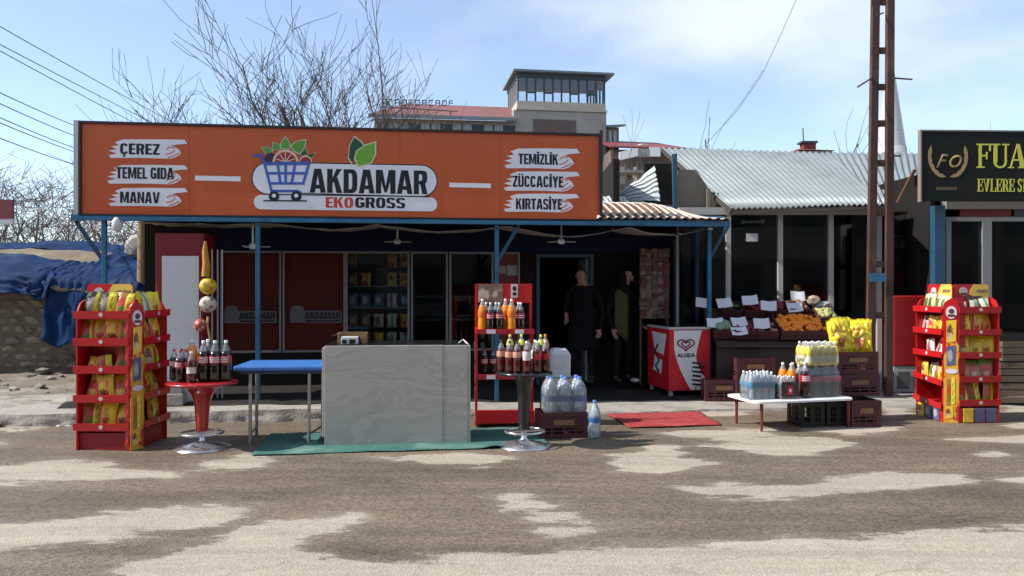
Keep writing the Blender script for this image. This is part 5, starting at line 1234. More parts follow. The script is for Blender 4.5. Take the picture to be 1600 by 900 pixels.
# ------------------------------------------------------------------ marble counter
mar, nt, b = new_mat('grey marble'); L = nt.links.new
t_ = nd(nt, 'ShaderNodeTexCoord'); mp_ = nd(nt, 'ShaderNodeMapping'); mp_.inputs['Rotation'].default_value = (0, R(-28), 0); mp_.inputs['Scale'].default_value = (.8, 1, 2.2); L(t_.outputs['Object'], mp_.inputs['Vector'])
n_ = nd(nt, 'ShaderNodeTexNoise', Scale=1.5, Detail=10.0, Roughness=.60, Distortion=.9); L(mp_.outputs[0], n_.inputs['Vector'])
r_ = nd(nt, 'ShaderNodeValToRGB'); L(n_.outputs['Fac'], r_.inputs['Fac'])
els = r_.color_ramp.elements; els[0].position = .25; els[0].color = (.345, .322, .288, 1); els[1].position = .75; els[1].color = (.475, .445, .40, 1)
for pos, c in ((.42, .41), (.485, .36), (.53, .44), (.60, .40)):
    e = els.new(pos); e.color = (c*1.04, c*.975, c*.875, 1)
L(r_.outputs[0], b.inputs['Base Color']); b.inputs['Roughness'].default_value = .38; MATS['grey marble'] = mar
c0, c1 = G(507, 699), G(731, 693.5)
ct_ = empty('marble_counter', c0, math.atan2(c1.y-c0.y, c1.x-c0.x), 'grey marble clad counter standing on the green mat', 'counter')
Lc = (c1-c0).length; hC = 1.0; sm_ = Lc*(696-508)/(736-508)
MB().box(.0, sm_-.003, 0, .025, .012, hC).build('marble_slab', mar, ct_, bevel=.003)
MB().box(sm_, Lc, .002, .027, .012, hC-.004).build('marble_slab', mar, ct_, bevel=.003)
MB().box(-.025, -.002, .012, .60, .10, hC-.02).build('marble_slab', mar, ct_, bevel=.003)
MB().box(Lc+.002, Lc+.027, .004, .60, .012, hC-.01).build('marble_slab', mar, ct_, bevel=.003)
MB().box(.005, Lc-.005, .03, .60, .03, hC-.06).box(-.02, .004, .03, .1, .02, .09).build('carcass', M('black carcass', (.012, .012, .012), .7), ct_)
MB().box(.004, Lc-.004, .03, .62, hC-.055, hC+.006).build('top_slab', M('black glass top', (.012, .012, .013), .2), ct_, bevel=.004)
MB().tube([(Lc-.09, .10, hC+.01), (Lc-.04, .12, hC+.045), (Lc+.0, .05, hC+.005)], .008, 6).build('hook', alu, ct_)
card = M('brown cardboard', (.30, .19, .09), .9, var=.12, scale=5); M4 = lambda *a: None
bx = empty('cardboard_box', c0+SU*.10+SV*.25+Vector((0, 0, hC+.007)), SR, 'open brown cardboard box standing on the marble counter', 'box')
MB().box(0, .29, .22, .228, 0, .105).box(0, .008, 0, .219, 0, .10).box(.282, .29, 0, .219, 0, .10).box(.009, .281, 0, .006, 0, .055).box(.009, .281, .007, .219, 0, .008).build('carton', card, bx)
MB().add([(0, 0, .10), (0, .2, .10), (-.055, .2, .07), (-.055, 0, .075)], [(0, 1, 2, 3)]).build('flap', card, bx, thick=.004)
rl = empty('receipt_printer', c0+SU*.15+SV*.12+Vector((0, 0, hC+.007)), SR, 'small white and black device on the counter before the box', 'device')
MB().box(0, .17, 0, .10, 0, .075).build('case', M('device white', (.6, .6, .6), .4), rl, bevel=.008); MB().box(.005, .055, -.004, 0, .01, .045).box(.08, .14, -.004, 0, .008, .05).build('panel', ink, rl); MB().prism([(.171, 0), (.20, 0), (.185, .07), (.171, .075)], .01, .09).build('side', ink, rl, fixn=True)
# green mat
mats_g = M('green rubber mat', (.042, .145, .120), .8, var=.3, scale=4, bump=.4, bscale=50, c2=(.15, .26, .22), thr=(.52, .72))
q0, q1 = G(393, 713), G(862, 699); dm = (q1-q0).normalized(); nm = Vector((-dm.y, dm.x, 0)); Lm = (q1-q0).length
tag(MB().grid(lambda a, b: (q0+dm*(a*Lm)+nm*(b*1.05+.02*noise.noise((a*9, b*2, 0)))+Vector((0, 0, .013+.005*noise.noise((a*14, b*6, 1))+(.02*math.exp(-((a-.8)/.03)**2) if b < .1 else 0)))), 80, 12).build('floor_mat', mats_g, None, thick=.008), 'long green rubber mat under the marble counter', 'mat')
# red doormat
dmx = [G(948, 646, .02), G(1092, 643, .02), G(1128, 663, .02), G(984, 667, .02)]
red_mat = M('red carpet mat', (.33, .035, .035), .95, var=.3, scale=8, c2=(.40, .14, .11), thr=(.58, .75), bump=.3, bscale=60)
def dmf(a, b):
    p = dmx[3].lerp(dmx[2], a).lerp(dmx[0].lerp(dmx[1], a), b); return (p.x, p.y, .016+.007*noise.noise((a*5, b*5, 2))+.006*math.sin(b*9)*a)
tag(MB().grid(dmf, 30, 16).build('doormat', red_mat, None, thick=.008), 'faded red doormat lying on the ground before the doorway', 'mat')
# ------------------------------------------------------------------ cola rack
kx = G(788, 668); cr_ = empty('cola_rack', kx, R(3), 'red wire sided cola display rack right of the counter', 'display rack')
wr = .31
for x in (-wr-.02, wr-.01):
    MB().prism([], 0, 0) if False else None
    m = MB(); pts = [(0, .02), (.0, 1.06), (.20, 1.12), (.20, 1.62), (.235, 1.62), (.40, .02)]; n = 6
    m.add([(x, a, b_) for a, b_ in pts]+[(x+.028, a, b_) for a, b_ in pts], [tuple(range(n)), tuple(range(2*n-1, n-1, -1))]+[(i, (i+1) % n, (i+1) % n+n, i+n) for i in range(n)])
    if x > 0: m = MB().box(x, x+.028, 0, .03, .02, 1.07).box(x, x+.028, .20, .235, .02, 1.62)
    m.build('upright', rack_red, cr_, fixn=True)
for z in (1.09, .58):
    so = MB().box(-wr+.009, wr-.011, .0, .33, z-.03, z-.015).build('shelf', rack_dk, cr_); lp = MB().box(-wr-.01, wr+.03, -.03, -.006, z-.035, z+.02).build('shelf_lip', lab_red, so)
    for k in (-.15, .17): MB().box(k-.05, k+.05, -.034, -.0305, z-.030, z+.015).build('price_tag', script_w, lp)
MB().box(-wr+.009, wr-.011, .0, .38, .06, .14).box(-wr-.01, wr+.03, -.03, -.001, .05, .20).build('base_tray', rack_red, cr_, bevel=.006)
MB().box(-wr+.009, wr-.011, .205, .215, 1.40, 1.62).build('header', rack_red, cr_)
MB().box(-wr+.02, -.01, .20, .2045, 1.40, 1.615).build('header_photo', M('brown photo print', (.22, .13, .09), .5, var=.6, scale=10, c2=(.50, .40, .30), thr=(.5, .56)), cr_)
hl = MB().box(.085, .165, .199, .2045, 1.46, 1.615).build('header_label', lab_wh, cr_); MB().prism(ellipse(.125, 1.565, .022, .028, 12), .195, .1988).box(.105, .145, .195, .1988, 1.485, 1.52).build('label_mark', ink, hl)
for k in range(7): MB().box(-wr-.0225, -wr-.0202, .02, .06, .12+k*.13, .19+k*.13+(.03 if k % 2 else 0)).build('side_print', script_w, cr_)
def onr(x, y, z): return kx+Matrix.Rotation(R(3), 3, 'Z') @ Vector((x, y, z))
g3 = 'bottles on the cola rack'
for kd, x, y, lb in (('orange_l', -.245, .10, 'orange bottle farthest left on the top shelf of cola rack'), ('cola_m', -.20, .17, 'cola bottle behind the left orange bottle on cola rack'), ('cola_m', -.155, .06, 'first front cola bottle from the left, top shelf of cola rack'), ('cola_m', -.09, .15, 'cola bottle at the back middle, top shelf of cola rack'), ('cola_m', -.055, .06, 'second front cola bottle from the left, top shelf of cola rack'), ('orange_l', .02, .16, 'orange bottle at the back of the cola rack top shelf'), ('orange_l', .085, .06, 'orange bottle at the front right, top shelf of cola rack'), ('cola_m', .19, .07, 'front cola bottle farthest right, top shelf of cola rack'), ('cola_m', .17, .16, 'cola bottle at the back right, top shelf of cola rack')):
    bottle(kd, onr(x, y, 1.077), lb, g3)
for k, x in enumerate((-.22, -.12, -.02, .08)): bottle('cola_s', onr(x, .16, .567), 'dim cola bottle, %s from the left on the middle shelf of cola rack' % ('first', 'second', 'third', 'fourth')[k], g3)
# ------------------------------------------------------------------ crates
maroon = M('maroon crate plastic', (.075, .018, .022), .55, var=.2, scale=8); black_c = M('black crate plastic', (.012, .012, .013), .5, var=.2)
tag_m = M('crate label print', (.26, .12, .06), .6, var=.4, scale=40)
def make_crate(w, d, h, mat, label, grp, mesh_sides=False, plate=True):
    c = empty('plastic_crate', (0, 0, 0), 0, label, 'crate', grp); t = .014
    MB().box(-w/2, w/2, -d/2, d/2, 0, .015).build('base', mat, c)
    for a, L_, off in ((0, w, -d/2), (math.pi, w, -d/2), (math.pi/2, d-2*t, -w/2), (-math.pi/2, d-2*t, -w/2)):
        m = MB()
        m.box(-L_/2, L_/2, off, off+t, h-.05, h).box(-L_/2, L_/2, off, off+t, .016, .05)
        for x in (-L_/2, L_/2-.045): m.box(x, x+.045, off, off+t, .05, h-.05)
        if mesh_sides:
            n = max(4, int(L_/.045))
            for i in range(1, n): m.box(-L_/2+.04+(L_-.08)*i/n-.005, -L_/2+.04+(L_-.08)*i/n+.005, off+.002, off+t-.002, .05, h-.05)
            for k in (1, 2): m.box(-L_/2+.046, L_/2-.046, off+.003, off+t-.003, .05+(h-.1)*k/3-.006, .05+(h-.1)*k/3+.006)
            m.box(-.02, .02, off+.001, off+t-.001, .05, h-.05)
        else:
            m.box(-L_/2+.046, L_/2-.046, off+.004, off+t-.001, h*.40, h-.051); m.box(-L_/2+.046, L_/2-.046, off+.002, off+t-.002, h*.27, h*.33)
            for i in range(1, 4): m.box(-L_/2+L_*i/4-.01, -L_/2+L_*i/4+.01, off+.003, off+t-.002, .051, h*.40)
        wl_ = m.build('wall', mat, c, None, a)
        if plate and abs(a) < .1 or (plate and a == math.pi): MB().box(-L_*.22, L_*.22, off-.003, off-.0005, h*.52, h*.72).build('label_plate', tag_m, wl_)
    return c
gcr = 'stacked plastic crates'
cA = make_crate(.50, .36, .27, maroon, 'maroon crate under the water pack beside the black round table', gcr); pA = G(878, 686); cA.location = pA+Vector((0, .2, 0)); cA.rotation_euler = (0, 0, R(8))
cB = dup(cA, G(1353, 668)+Vector((0, .2, 0)), R(6), 'maroon crate on the ground beside the black crates', gcr, scale=(.72, 1, 1.1))
zB_ = .30
pst = G(1344, 662)+Vector((0.02, .22, 0))
stk = [dup(cA, pst+Vector((0, .06, zB_+.003)), R(9), 'maroon crate in the middle of the stack under the yellow bags', gcr, scale=(1.0, 1, .95)), dup(cA, pst+Vector((-.01, .07, zB_+.003+.262)), R(7), 'maroon crate on top of the stack, holding two yellow bags', gcr, scale=(1.0, 1, .95))]
cD = dup(cA, pst+Vector((-.13, .12, 0)), R(6), 'maroon crate half hidden behind the black crates', gcr, scale=(.7, 1, 1.1))
cK = make_crate(.28, .36, .27, black_c, 'left black mesh crate under the white low table', 'black crates under the white table', True, False); pk_ = G(1272, 667); cK.location = pk_+Vector((-.02, .2, 0)); cK.rotation_euler = (0, 0, R(5))
cK2 = dup(cK, pk_+Vector((.28, .22, 0)), R(5), 'right black mesh crate under the white low table')
# bags on the crate stack
for k, (px, sd, rz, lb) in enumerate(((1320, 0, 10, 'bright yellow crisp bag at left on the crate stack'), (1350, 1, -6, 'bright yellow crisp bag at right on the crate stack'))):
    mt = Matrix.Translation(pst+Vector((-.14+k*.22, -.02+.03*k, zB_+.262*2-.03))) @ Matrix.Rotation(R(rz), 4, 'Z') @ Matrix.Rotation(R(-10), 4, 'X') @ Matrix.Rotation(R(-4+6*k), 4, 'Y')
    put_bag('bright', mt, .30, .42, .12, sd, lb, 'large yellow crisp bags')
# ------------------------------------------------------------------ shrink packs
def pack(name, loc, rotz, label, kind, nx, ny, gap=.003, mw=None, band=None):
    h, r, liq, lab, cap, kw = kind
    p = empty(name, loc, rotz, label, 'drink pack', 'shrink wrapped drink packs'); step = 2*r+gap
    for i in range(nx):
        for j in range(ny):
            bo = empty('bottle', ((i-(nx-1)/2)*step, (j-(ny-1)/2)*step, .003)); bo.parent = p
            if kind[0] in PK_: 
                for c in PK_[kind[0]]:
                    e = c.copy(); col.objects.link(e); e.parent = bo
            else:
                bottle_parts(bo, h, r, liq, lab, cap, n=10, **kw); PK_[kind[0]] = [c for c in bpy.data.objects if c.parent == bo]
    X, Y = nx*step/2+.004, ny*step/2+.004
    def fl(a, b):
        ang = 2*math.pi*a; s = 5; cx = abs(math.cos(ang))**(2/s)*math.copysign(1, math.cos(ang)); cy = abs(math.sin(ang))**(2/s)*math.copysign(1, math.sin(ang))
        k = 1 if b < .62 else 1-.25*((b-.62)/.38)**1.5
        w = 1+.012*noise.noise((a*22, b*7, h))
        return (X*cx*k*w, Y*cy*k*w, .001+b*h*.97+(.015*noise.noise((a*18, 1, 0)) if b > .9 else 0))
    MB().grid(fl, 48, 12).build('shrink_film', film, p); return p
PK_ = {}
pack('water_pack', cA.location+Vector((.03, -.02, .272)), R(8), 'six bottle water pack in clear film on the maroon crate', (.36, .075, water_p, lab_blue, cap_b, dict(fill=.78, lab_z=(.30, .46))), 3, 2)
wb = empty('water_bottle', G(929, 684), 0, 'single clear water bottle standing beside the maroon crate', 'bottle'); bottle_parts(wb, .395, .065, water_p, lab_blue, cap_b, fill=.8, lab_z=(.42, .56))
# white low table
wt = empty('low_table', G(1190, 675), R(13), 'low white table with red brown legs carrying drink packs', 'table')
white_t = M('white table top', (.74, .74, .72), .35, var=.06); leg_r = M('red brown table leg', (.16, .028, .02), .5, var=.2)
MB().prismz(rounded(-.12, 1.14, -.06, .60, .10, 5), .315, .338).build('table_top', white_t, wt, fixn=True, bevel=.004)
for x, y in ((.0, .0), (-.02, .50), (1.08, .0), (1.06, .50)): MB().tube([(x, y, 0), (x-.0, y, .314)], [.014, .020], 8).build('leg', leg_r, wt)
def onw(x, y, z=.341): return wt.location+Matrix.Rotation(R(13), 3, 'Z') @ Vector((x, y, z))
pack('water_pack', onw(.08, .22), R(13), 'pack of small water bottles with turquoise labels on the white table', (.295, .040, water_p, lab_teal, cap_w, dict(fill=.86, lab_z=(.40, .62))), 4, 3)
pack('cola_pack', onw(.375, .16), R(13), 'pack of small dark bottles in printed film on the white table', (.243, .034, cola, M('black pink label', (.05, .03, .035), .4), cap_w, dict(fill=.66, lab_z=(.2, .6))), 3, 3)
dl_ = MB().box(-.105, .105, -.002, 0, .02, .19).build('film_print', M('dark film print', (.03, .02, .022), .4, var=.3, scale=30, c2=(.22, .20, .2), thr=(.6, .64)), [o for o in bpy.data.objects if o.name.startswith('cola_pack')][0], (0, -.118, 0)); MB().prism(rounded(-.035, .035, .05, .145, .015, 3), -.006, -.0025).build('print_frame', lab_red, dl_, fixn=True); MB().prism(rounded(-.012, .012, .075, .115, .01, 3), -.009, -.0065).build('print_mark', script_w, dl_, fixn=True)
for k, (x, y) in enumerate(((.53, .26), (.60, .34), (.50, .38))): bottle('orange_l', onw(x, y), 'orange bottle, %s of three standing behind the dark pack on white table' % ('nearest', 'second', 'last')[k], 'orange bottles on the white table')
cpk = pack('cola_pack', onw(.85, .24), R(13), 'six large cola bottles in clear film on the white table', (.35, .062, M('cola seen through film', (.035, .03, .028), .15), M('bright red label', (.72, .05, .08), .35, var=.15), cap_w, dict(fill=.72, lab_z=(.46, .64))), 4, 2)
pack('lemonade_pack', onw(.85, .24, .341+.352), R(13), 'pack of yellow drink bottles on top of the cola pack', (.262, .041, yellow_d, M('pale yellow label', (.78, .74, .50), .4, var=.2, scale=20), cap_w, dict(fill=.80, lab_z=(.12, .42))), 5, 3)
bottle('cola_l', onw(.62, .13), 'lone cola bottle with red label left of the large cola pack', 'single bottles')
# white sack box behind the black table
psk = G(872, 664)
dup(cA, psk+Vector((0, .12, .0)), R(-4), 'lower maroon crate of the stack behind the black round table', gcr, scale=(.8, .8, 1))
dup(cA, psk+Vector((.01, .12, .273)), R(-2), 'upper maroon crate of the stack behind the black round table', gcr, scale=(.8, .8, 1))
sk = empty('white_sack', psk+Vector((.02, .10, .547)), R(5), 'crumpled white sack on the crates behind the black round table', 'sack')
def sackf(a, b):
    t = 2*math.pi*a; c, s_ = math.cos(t), math.sin(t); k = .45
    px_, py_ = abs(c)**k*math.copysign(1, c), abs(s_)**k*math.copysign(1, s_)
    pinch = 1-.35*max(0, b-.82)/.18; w_ = 1+.07*noise.noise((px_*2, py_*2, b*5))+.05*noise.noise((px_*6, py_*6, b*9))
    return (.125*px_*pinch*w_, .10*py_*pinch*w_, b*.32+.03*noise.noise((px_*2, py_*2, 4))*b)
MB().grid(sackf, 48, 16).blob((0, 0, .30), .085, 2, .18, 3, (1, .8, .35)).build('sack_body', M('white woven sack', (.58, .57, .56), .8, var=.12), sk)
# ------------------------------------------------------------------ ice cream freezer
fz_ = empty('ice_cream_freezer', Vector((2.195, 10.72, .03)), R(11), 'red and white ice cream chest freezer with heart logo by the doorway', 'freezer')
wf, df_, hf = .62, .84, .95
fw = M('freezer white', (.66, .67, .67), .4, var=.04); fr_ = M('freezer red', (.52, .012, .022), .4, var=.06)
MB().box(0, wf, 0, df_, .09, hf).build('body', fr_, fz_, bevel=.015)
MB().box(-.01, wf+.01, -.01, df_+.01, hf+.001, hf+.035).build('rim', alu, fz_, bevel=.006); MB().box(.03, wf-.03, .03, df_-.03, hf+.036, hf+.046).build('glass_lid', black_pl, fz_)
n = 14
lf = [(.10+.06*(i/n)*0+.0+.34*max(0, (i/n-.35)/.65)**1.7, hf-.015-(hf-.12)*i/n) for i in range(n+1)]
rt = [(.40-.0+.18*0+(.52-.40)*0+max(0, .13*(1-i/n*2.2)), hf-.015-(hf-.12)*i/n) for i in range(n+1)]
def swoosh(i): t = i/n; return .07+.25*max(0, (t-.25)/.75)**1.6, .485-.10*math.sin(min(1, t*1.6)*math.pi/2)+.26*max(0, (t-.45)/.55)**1.3
poly = [(swoosh(i)[0], hf-.012-(hf-.115)*i/n) for i in range(n+1)]+[(min(wf-.01, swoosh(i)[1]), hf-.012-(hf-.115)*i/n) for i in range(n, -1, -1)]
MB().prism(poly, -.006, -.001).build('white_swoosh', fw, fz_, fixn=True)
heart_m = M('heart logo red', (.20, .008, .02), .4)
hm = MB(); hcx, hcz = .245, .745
for sc_h, th in ((.125, .020), (.065, .016)):
    pts = []
    for i in range(33):
        a = 2*math.pi*i/32; x = 16*math.sin(a)**3; y_ = 13*math.cos(a)-5*math.cos(2*a)-2*math.cos(3*a)-math.cos(4*a)
        pts.append((hcx+x/16*sc_h, hcz+y_/17*sc_h*.72))
    for a_, b_ in zip(pts, pts[1:]):
        d_ = Vector((b_[0]-a_[0], b_[1]-a_[1])); L_ = d_.length+1e-6; nn = Vector((-d_.y, d_.x))/L_*th/2; e_ = d_/L_*.004
        hm.prism([(a_[0]-e_.x+nn.x, a_[1]-e_.y+nn.y), (b_[0]+e_.x+nn.x, b_[1]+e_.y+nn.y), (b_[0]+e_.x-nn.x, b_[1]+e_.y-nn.y), (a_[0]-e_.x-nn.x, a_[1]-e_.y-nn.y)], -.010, -.0062)
hm.build('heart_logo', heart_m, fz_, fixn=True)
lettering('ALGIDA', .27, .055, M('dark print', (.06, .02, .03), .4), fz_, (.115, -.0068, .565), bold=.03, depth=.003)
ice = MB(); dark_i = M('chocolate print', (.035, .015, .015), .4)
for k in range(6): ice.prism([(.335+.015*(k % 2), .50-k*.06), (.46+.02*(k % 2), .485-k*.06), (.47, .455-k*.06), (.40, .465-k*.06), (.335, .475-k*.06)], -.009, -.0062)
ice.prism([(.46, .46), (.53, .42), (.53, .39), (.46, .42)], -.009, -.0062).prism([(.45, .38), (.52, .34), (.52, .31), (.45, .34)], -.009, -.0062).build('ice_cream_print', dark_i, fz_, fixn=True)
MB().prism([(.40, .52), (.50, .50), (.54, .44), (.50, .40), (.44, .46)], -.0088, -.0062).build('ice_cream_print', M('berry print', (.30, .02, .06), .4), fz_, fixn=True)
MB().prism([(.375, .155), (.405, .155), (.405, .10), (.375, .10)], -.0087, -.0062).build('stick_print', M('wood print', (.42, .32, .2), .5), fz_, fixn=True)
sl = MB()
for pts in ([(.10, .88), (.65, .90), (.52, .62), (.20, .58)], [(.25, .50), (.52, .56), (.60, .34), (.30, .30)]):
    sl.add([(-.003, y, z) for y, z in pts], [(0, 1, 2, 3)])
sl.build('side_print', fw, fz_, thick=.003)
MB().tube([(-.006, .4, .72), (-.006, .52, .60), (-.006, .34, .50), (-.006, .48, .40), (-.006, .36, .33)], .02, 6).build('side_print', ink, fz_)
for x, y in ((.05, .07), (wf-.05, .07), (.05, df_-.07), (wf-.05, df_-.07)):
    MB().box(x-.025, x+.025, y-.03, y+.03, .0, .089).build('foot', alu, fz_, bevel=.008)
# ------------------------------------------------------------------ tall red cooler at the left with white panel
co = empty('tall_cooler', S(SP(242, 500, .1)[0], .1, .13), SR, 'tall red drinks cooler with blank white door panel', 'cooler')
wc = SP(318, 500, .1)[0]-SP(242, 500, .1)[0]; zt_ = SP(280, 364, .1)[1]-.13
MB().box(0, wc, .012, .55, .0, zt_).build('body', M('dark cooler red', (.20, .010, .016), .45, var=.1), co, bevel=.015)
MB().box(.085, wc-.055, -.008, .011, .01, SP(280, 400, .1)[1]-.13).build('door_panel', M('white door panel', (.62, .63, .63), .45, var=.04), co, bevel=.004)
MB().tube([(.05, -.01, 1.15), (.03, -.04, 1.10), (.03, -.04, .95), (.05, -.01, .9)], .008, 6).build('handle', alu, co)
blk_ = empty('concrete_block', S(SP(268, 500, -.2)[0], -.2, .13), SR, 'small concrete blocks stacked on the kerb behind the left rack', 'block')
MB().box(-.13, .13, 0, .2, 0, .15).build('block', conc, blk_, bevel=.01); MB().box(-.16, .11, .02, .19, .152, .28).build('block', ren, blk_, bevel=.01)
# rods and the toy balls hanging in nets
for k, (px, v) in enumerate(((331, .30), (340, .32), (347, .30))):
    u, zz = SP(px, 390, v); tag(MB().tube([(0, 0, .12), (0, 0, zz)], .012, 8).build('metal_rod', alu, None, S(u, v, 0)), 'thin upright metal rod, %s of three beside the hanging balls' % ('left', 'middle', 'right')[k], 'rod', 'metal rods by the cooler')
net = M('net cord', (.5, .45, .3), .8)
def ball(px, py, rpx, c, c2, label, v=-.02):
    u, zz = SP(px, py, v); r = rpx*(SO.y+.2)/F
    o = empty('toy_ball', S(u, v, zz), SR, label, 'ball', 'toy balls hanging in nets')
    b_ = MB().blob((0, 0, 0), r, 3, 0.0, 0, smooth=True).build('ball', M(label[:14]+' rubber', c, .5, var=.06), o)
    pm_ = M(label[:14]+' patch', c2, .5)
    for i, a in enumerate(((-.2, -.9, .35), (.55, -.75, -.3), (-.7, -.6, -.3), (.1, -.8, -.75), (.6, -.5, .6))):
        d_ = Vector(a).normalized(); e1 = d_.cross(Vector((0, 0, 1))).normalized(); e2 = d_.cross(e1)
        MB().add([d_*(r*1.012)+(e1*math.cos(2*math.pi*q/5)+e2*math.sin(2*math.pi*q/5))*r*.27-d_*r*.03 for q in range(5)]+[d_*r*1.015], [(q, (q+1) % 5, 5) for q in range(5)]).build('patch', pm_, b_)
    MB().tube([(0, 0, r), (0, 0, r+.12)], .005, 5).build('net_cord', net, o)
ball(325, 447, 13, (.62, .44, .03), (.45, .2, .02), 'yellow toy ball hanging above the white one by the cooler')
ball(325, 475.5, 13, (.55, .50, .42), (.30, .12, .08), 'white toy ball with brown patches below the yellow ball')
ball(313, 508, 10, (.40, .06, .05), (.5, .35, .3), 'small red toy ball, lowest of the hanging balls')
u, zz = SP(321, 432, -.02)
tag(MB().tube([(0, 0, 0), (.01, 0, .15), (-.005, 0, .32), (0, 0, .44)], [.05, .045, .035, .015], 8).build('net_bag', M('orange mesh net', (.52, .24, .02), .8, var=.3, scale=25), None, S(u, -.02, zz), SR), 'orange mesh net bag hanging above the toy balls', 'net bag')
u, zz = SP(325, 540, -.02)
tag(MB().tube([(0, 0, 0), (.02, 0, .1), (-.01, 0, .25), (0, 0, .36)], .014, 6).build('cloth_strip', M('yellow cloth strip', (.52, .42, .12), .8), None, S(u, -.02, zz), SR), 'yellow cloth strip dangling under the white toy ball', 'strip')
# ------------------------------------------------------------------ crisp stand against the shop window
cs = empty('crisp_stand', S(fu(590), FV+.06, .12), SR, 'black crisp display stand with lettered header in the shop window', 'display stand')
wS = (fu(640)-fu(540)); sv = M('black stand board', (.012, .011, .011), .5); zS0 = SP(590, 365, FV+.06)[1]-.12
MB().box(-wS/2, wS/2, .22, .25, 0, zS0+.05).build('back_board', sv, cs)
MB().box(-wS/2, wS/2, .0, .02, SP(590, 394, FV+.06)[1]-.12, zS0+.05).build('header', sv, cs)
zz = SP(590, 386, FV+.06)[1]-.12
txt_m = M('dim pale print', (.17, .165, .16), .6)
lettering('Cipso', .30, .10, txt_m, cs, (.10, -.003, zz), bold=.0, depth=.003)
sm = MB(); rnd = random.Random(2)
for row, (xa, xb, zq) in enumerate(((-.14, .40, zz+.12), (-.14, .07, zz+.01))):
    x = xa
    while x < xb:
        w_ = rnd.uniform(.012, .03); sm.box(x, x+w_*.5, -.004, -.0005, zq, zq+rnd.choice((.05, .05, .075))); sm.box(x, x+w_, -.0036, -.0005, zq+rnd.choice((0, .022, .04)), zq+rnd.choice((.012, .03, .05))) if False else None
        x += w_+.008
sm.build('small_print', txt_m, cs)
shz = [SP(590, py, FV+.06)[1]-.12 for py in (418, 447, 480, 512, 541)]
for k, zq in enumerate(shz): MB().box(-wS/2+.01, wS/2-.01, 0, .219, zq-.015, zq).build('shelf', frame_w if k in (1, 2) else sv, cs)
rnd = random.Random(9); kk = 0
for li, (zq, kinds) in enumerate(zip(shz, (('dim', None, None, 'red', 'redpink'), ('dim', 'red', None, 'gold', 'redpink'), ('blue', 'blue', 'blue', 'white', 'blue'), ('dim', 'dim', 'olive', 'silver', 'yellow'), ('red', 'dim', 'yellow', 'olive', 'silver')))):
    for k, kd in enumerate(kinds):
        if not kd: continue
        p = cs.location+SU*(-wS/2+.09+k*(wS-.16)/4)+SV*.08+Vector((0, 0, zq+.002))
        put_bag(kd, Matrix.Translation(p) @ Matrix.Rotation(SR+R(rnd.uniform(-8, 8)), 4, 'Z') @ Matrix.Rotation(R(-8), 4, 'X'), .15, .20, .06, k % 3, '%s crisp bag, %s along the %s shelf of the black stand' % (BAGN[kd], ('first', 'second', 'third', 'fourth', 'fifth')[k], ('top', 'second', 'third', 'fourth', 'bottom')[li]), 'crisp bags on the black stand')
# hanging packet panel right of the door
hp = empty('packet_panel', S(fu(1012), FV-.35, 0), SR, 'tall panel of small red brown packets right of the doorway', 'display panel')
z0_, z1_ = SP(1012, 498, FV-.35)[1], SP(1012, 389, FV-.35)[1]; wp = fu(1034)-fu(990)
MB().box(-wp/2, wp/2, .02, .04, z0_, z1_).box(-wp/2, -wp/2+.03, .02, .05, .12, z0_).box(wp/2-.03, wp/2, .02, .05, .12, z0_).build('board', M('brown board', (.10, .05, .035), .8), hp)
rnd = random.Random(6); pm = [M('packet print '+str(i), c, .5, var=.3, scale=30) for i, c in enumerate(((.11, .016, .013), (.12, .075, .045), (.085, .036, .022), (.16, .12, .09)))]
pmesh = [MB().box(-.5, .5, -.5, .5, -.5, .5).mesh('packet', m_) for m_ in pm]
nr, nc = 16, 5
for r_i in range(nr):
    for c_i in range(nc):
        o = link('packet', pmesh[rnd.choice((0, 0, 1, 2, 2, 3))], hp, (-wp/2+wp*(c_i+.5)/nc, .008, z0_+(z1_-z0_)*(r_i+.5)/nr)); o.scale = (wp/nc*rnd.uniform(.75, 1.25), .015+.045*rnd.random(), (z1_-z0_)/nr*rnd.uniform(.6, 1.5)); o.rotation_euler = (R(rnd.uniform(-8, 8)), R(rnd.uniform(-7, 7)), R(rnd.uniform(-12, 12)))
# ================================================================== vegetable stand
vs_ = empty('vegetable_stand', (0, 0, 0), 0, 'stepped wooden stand of vegetable crates before the glass front', 'stand')
VX0, VX1 = W(1112, 500, 11.0).x, W(1300, 500, 11.0).x
wood_d = M('dark stained wood', (.05, .032, .024), .8, var=.3, scale=6)
def step_z(y): return .80+(y-10.75)*.62
m = MB()
for y in (10.72, 11.05, 11.38): m.box(VX0, VX1, y, y+.04, .03, step_z(y)-.02)
m.build('trestle', wood_d, vs_)
MB().add([(VX0, 10.68, step_z(10.68)-.02), (VX1, 10.68, step_z(10.68)-.02), (VX1, 11.5, step_z(11.5)-.02), (VX0, 11.5, step_z(11.5)-.02)], [(0, 1, 2, 3)]).build('sloped_board', wood_d, vs_, thick=.02)
cols = dict(pepper=((.10, .14, .025), .030, (1, .6, .6)), tomato=((.26, .02, .015), .032, (1, 1, .85)), apple=((.20, .025, .02), .034, (1, 1, .92)), onion=((.28, .15, .09), .032, (1, 1, .95)), cabbage=((.20, .28, .20), .075, (1, 1, .85)), radish=((.30, .03, .06), .026, (1, 1, 1.1)), orange=((.92, .25, .01), .038, (1, 1, .95)), lemon=((.34, .36, .12), .036, (1.2, .9, .9)))
PM = {k: MB().blob((0, 0, 0), 1, 2, .03, 3, v[2], smooth=True).mesh(k, M(k+' skin', v[0], .5, var=.12, scale=20)) for k, v in cols.items()}
rnd = random.Random(8)
cr_proto = None
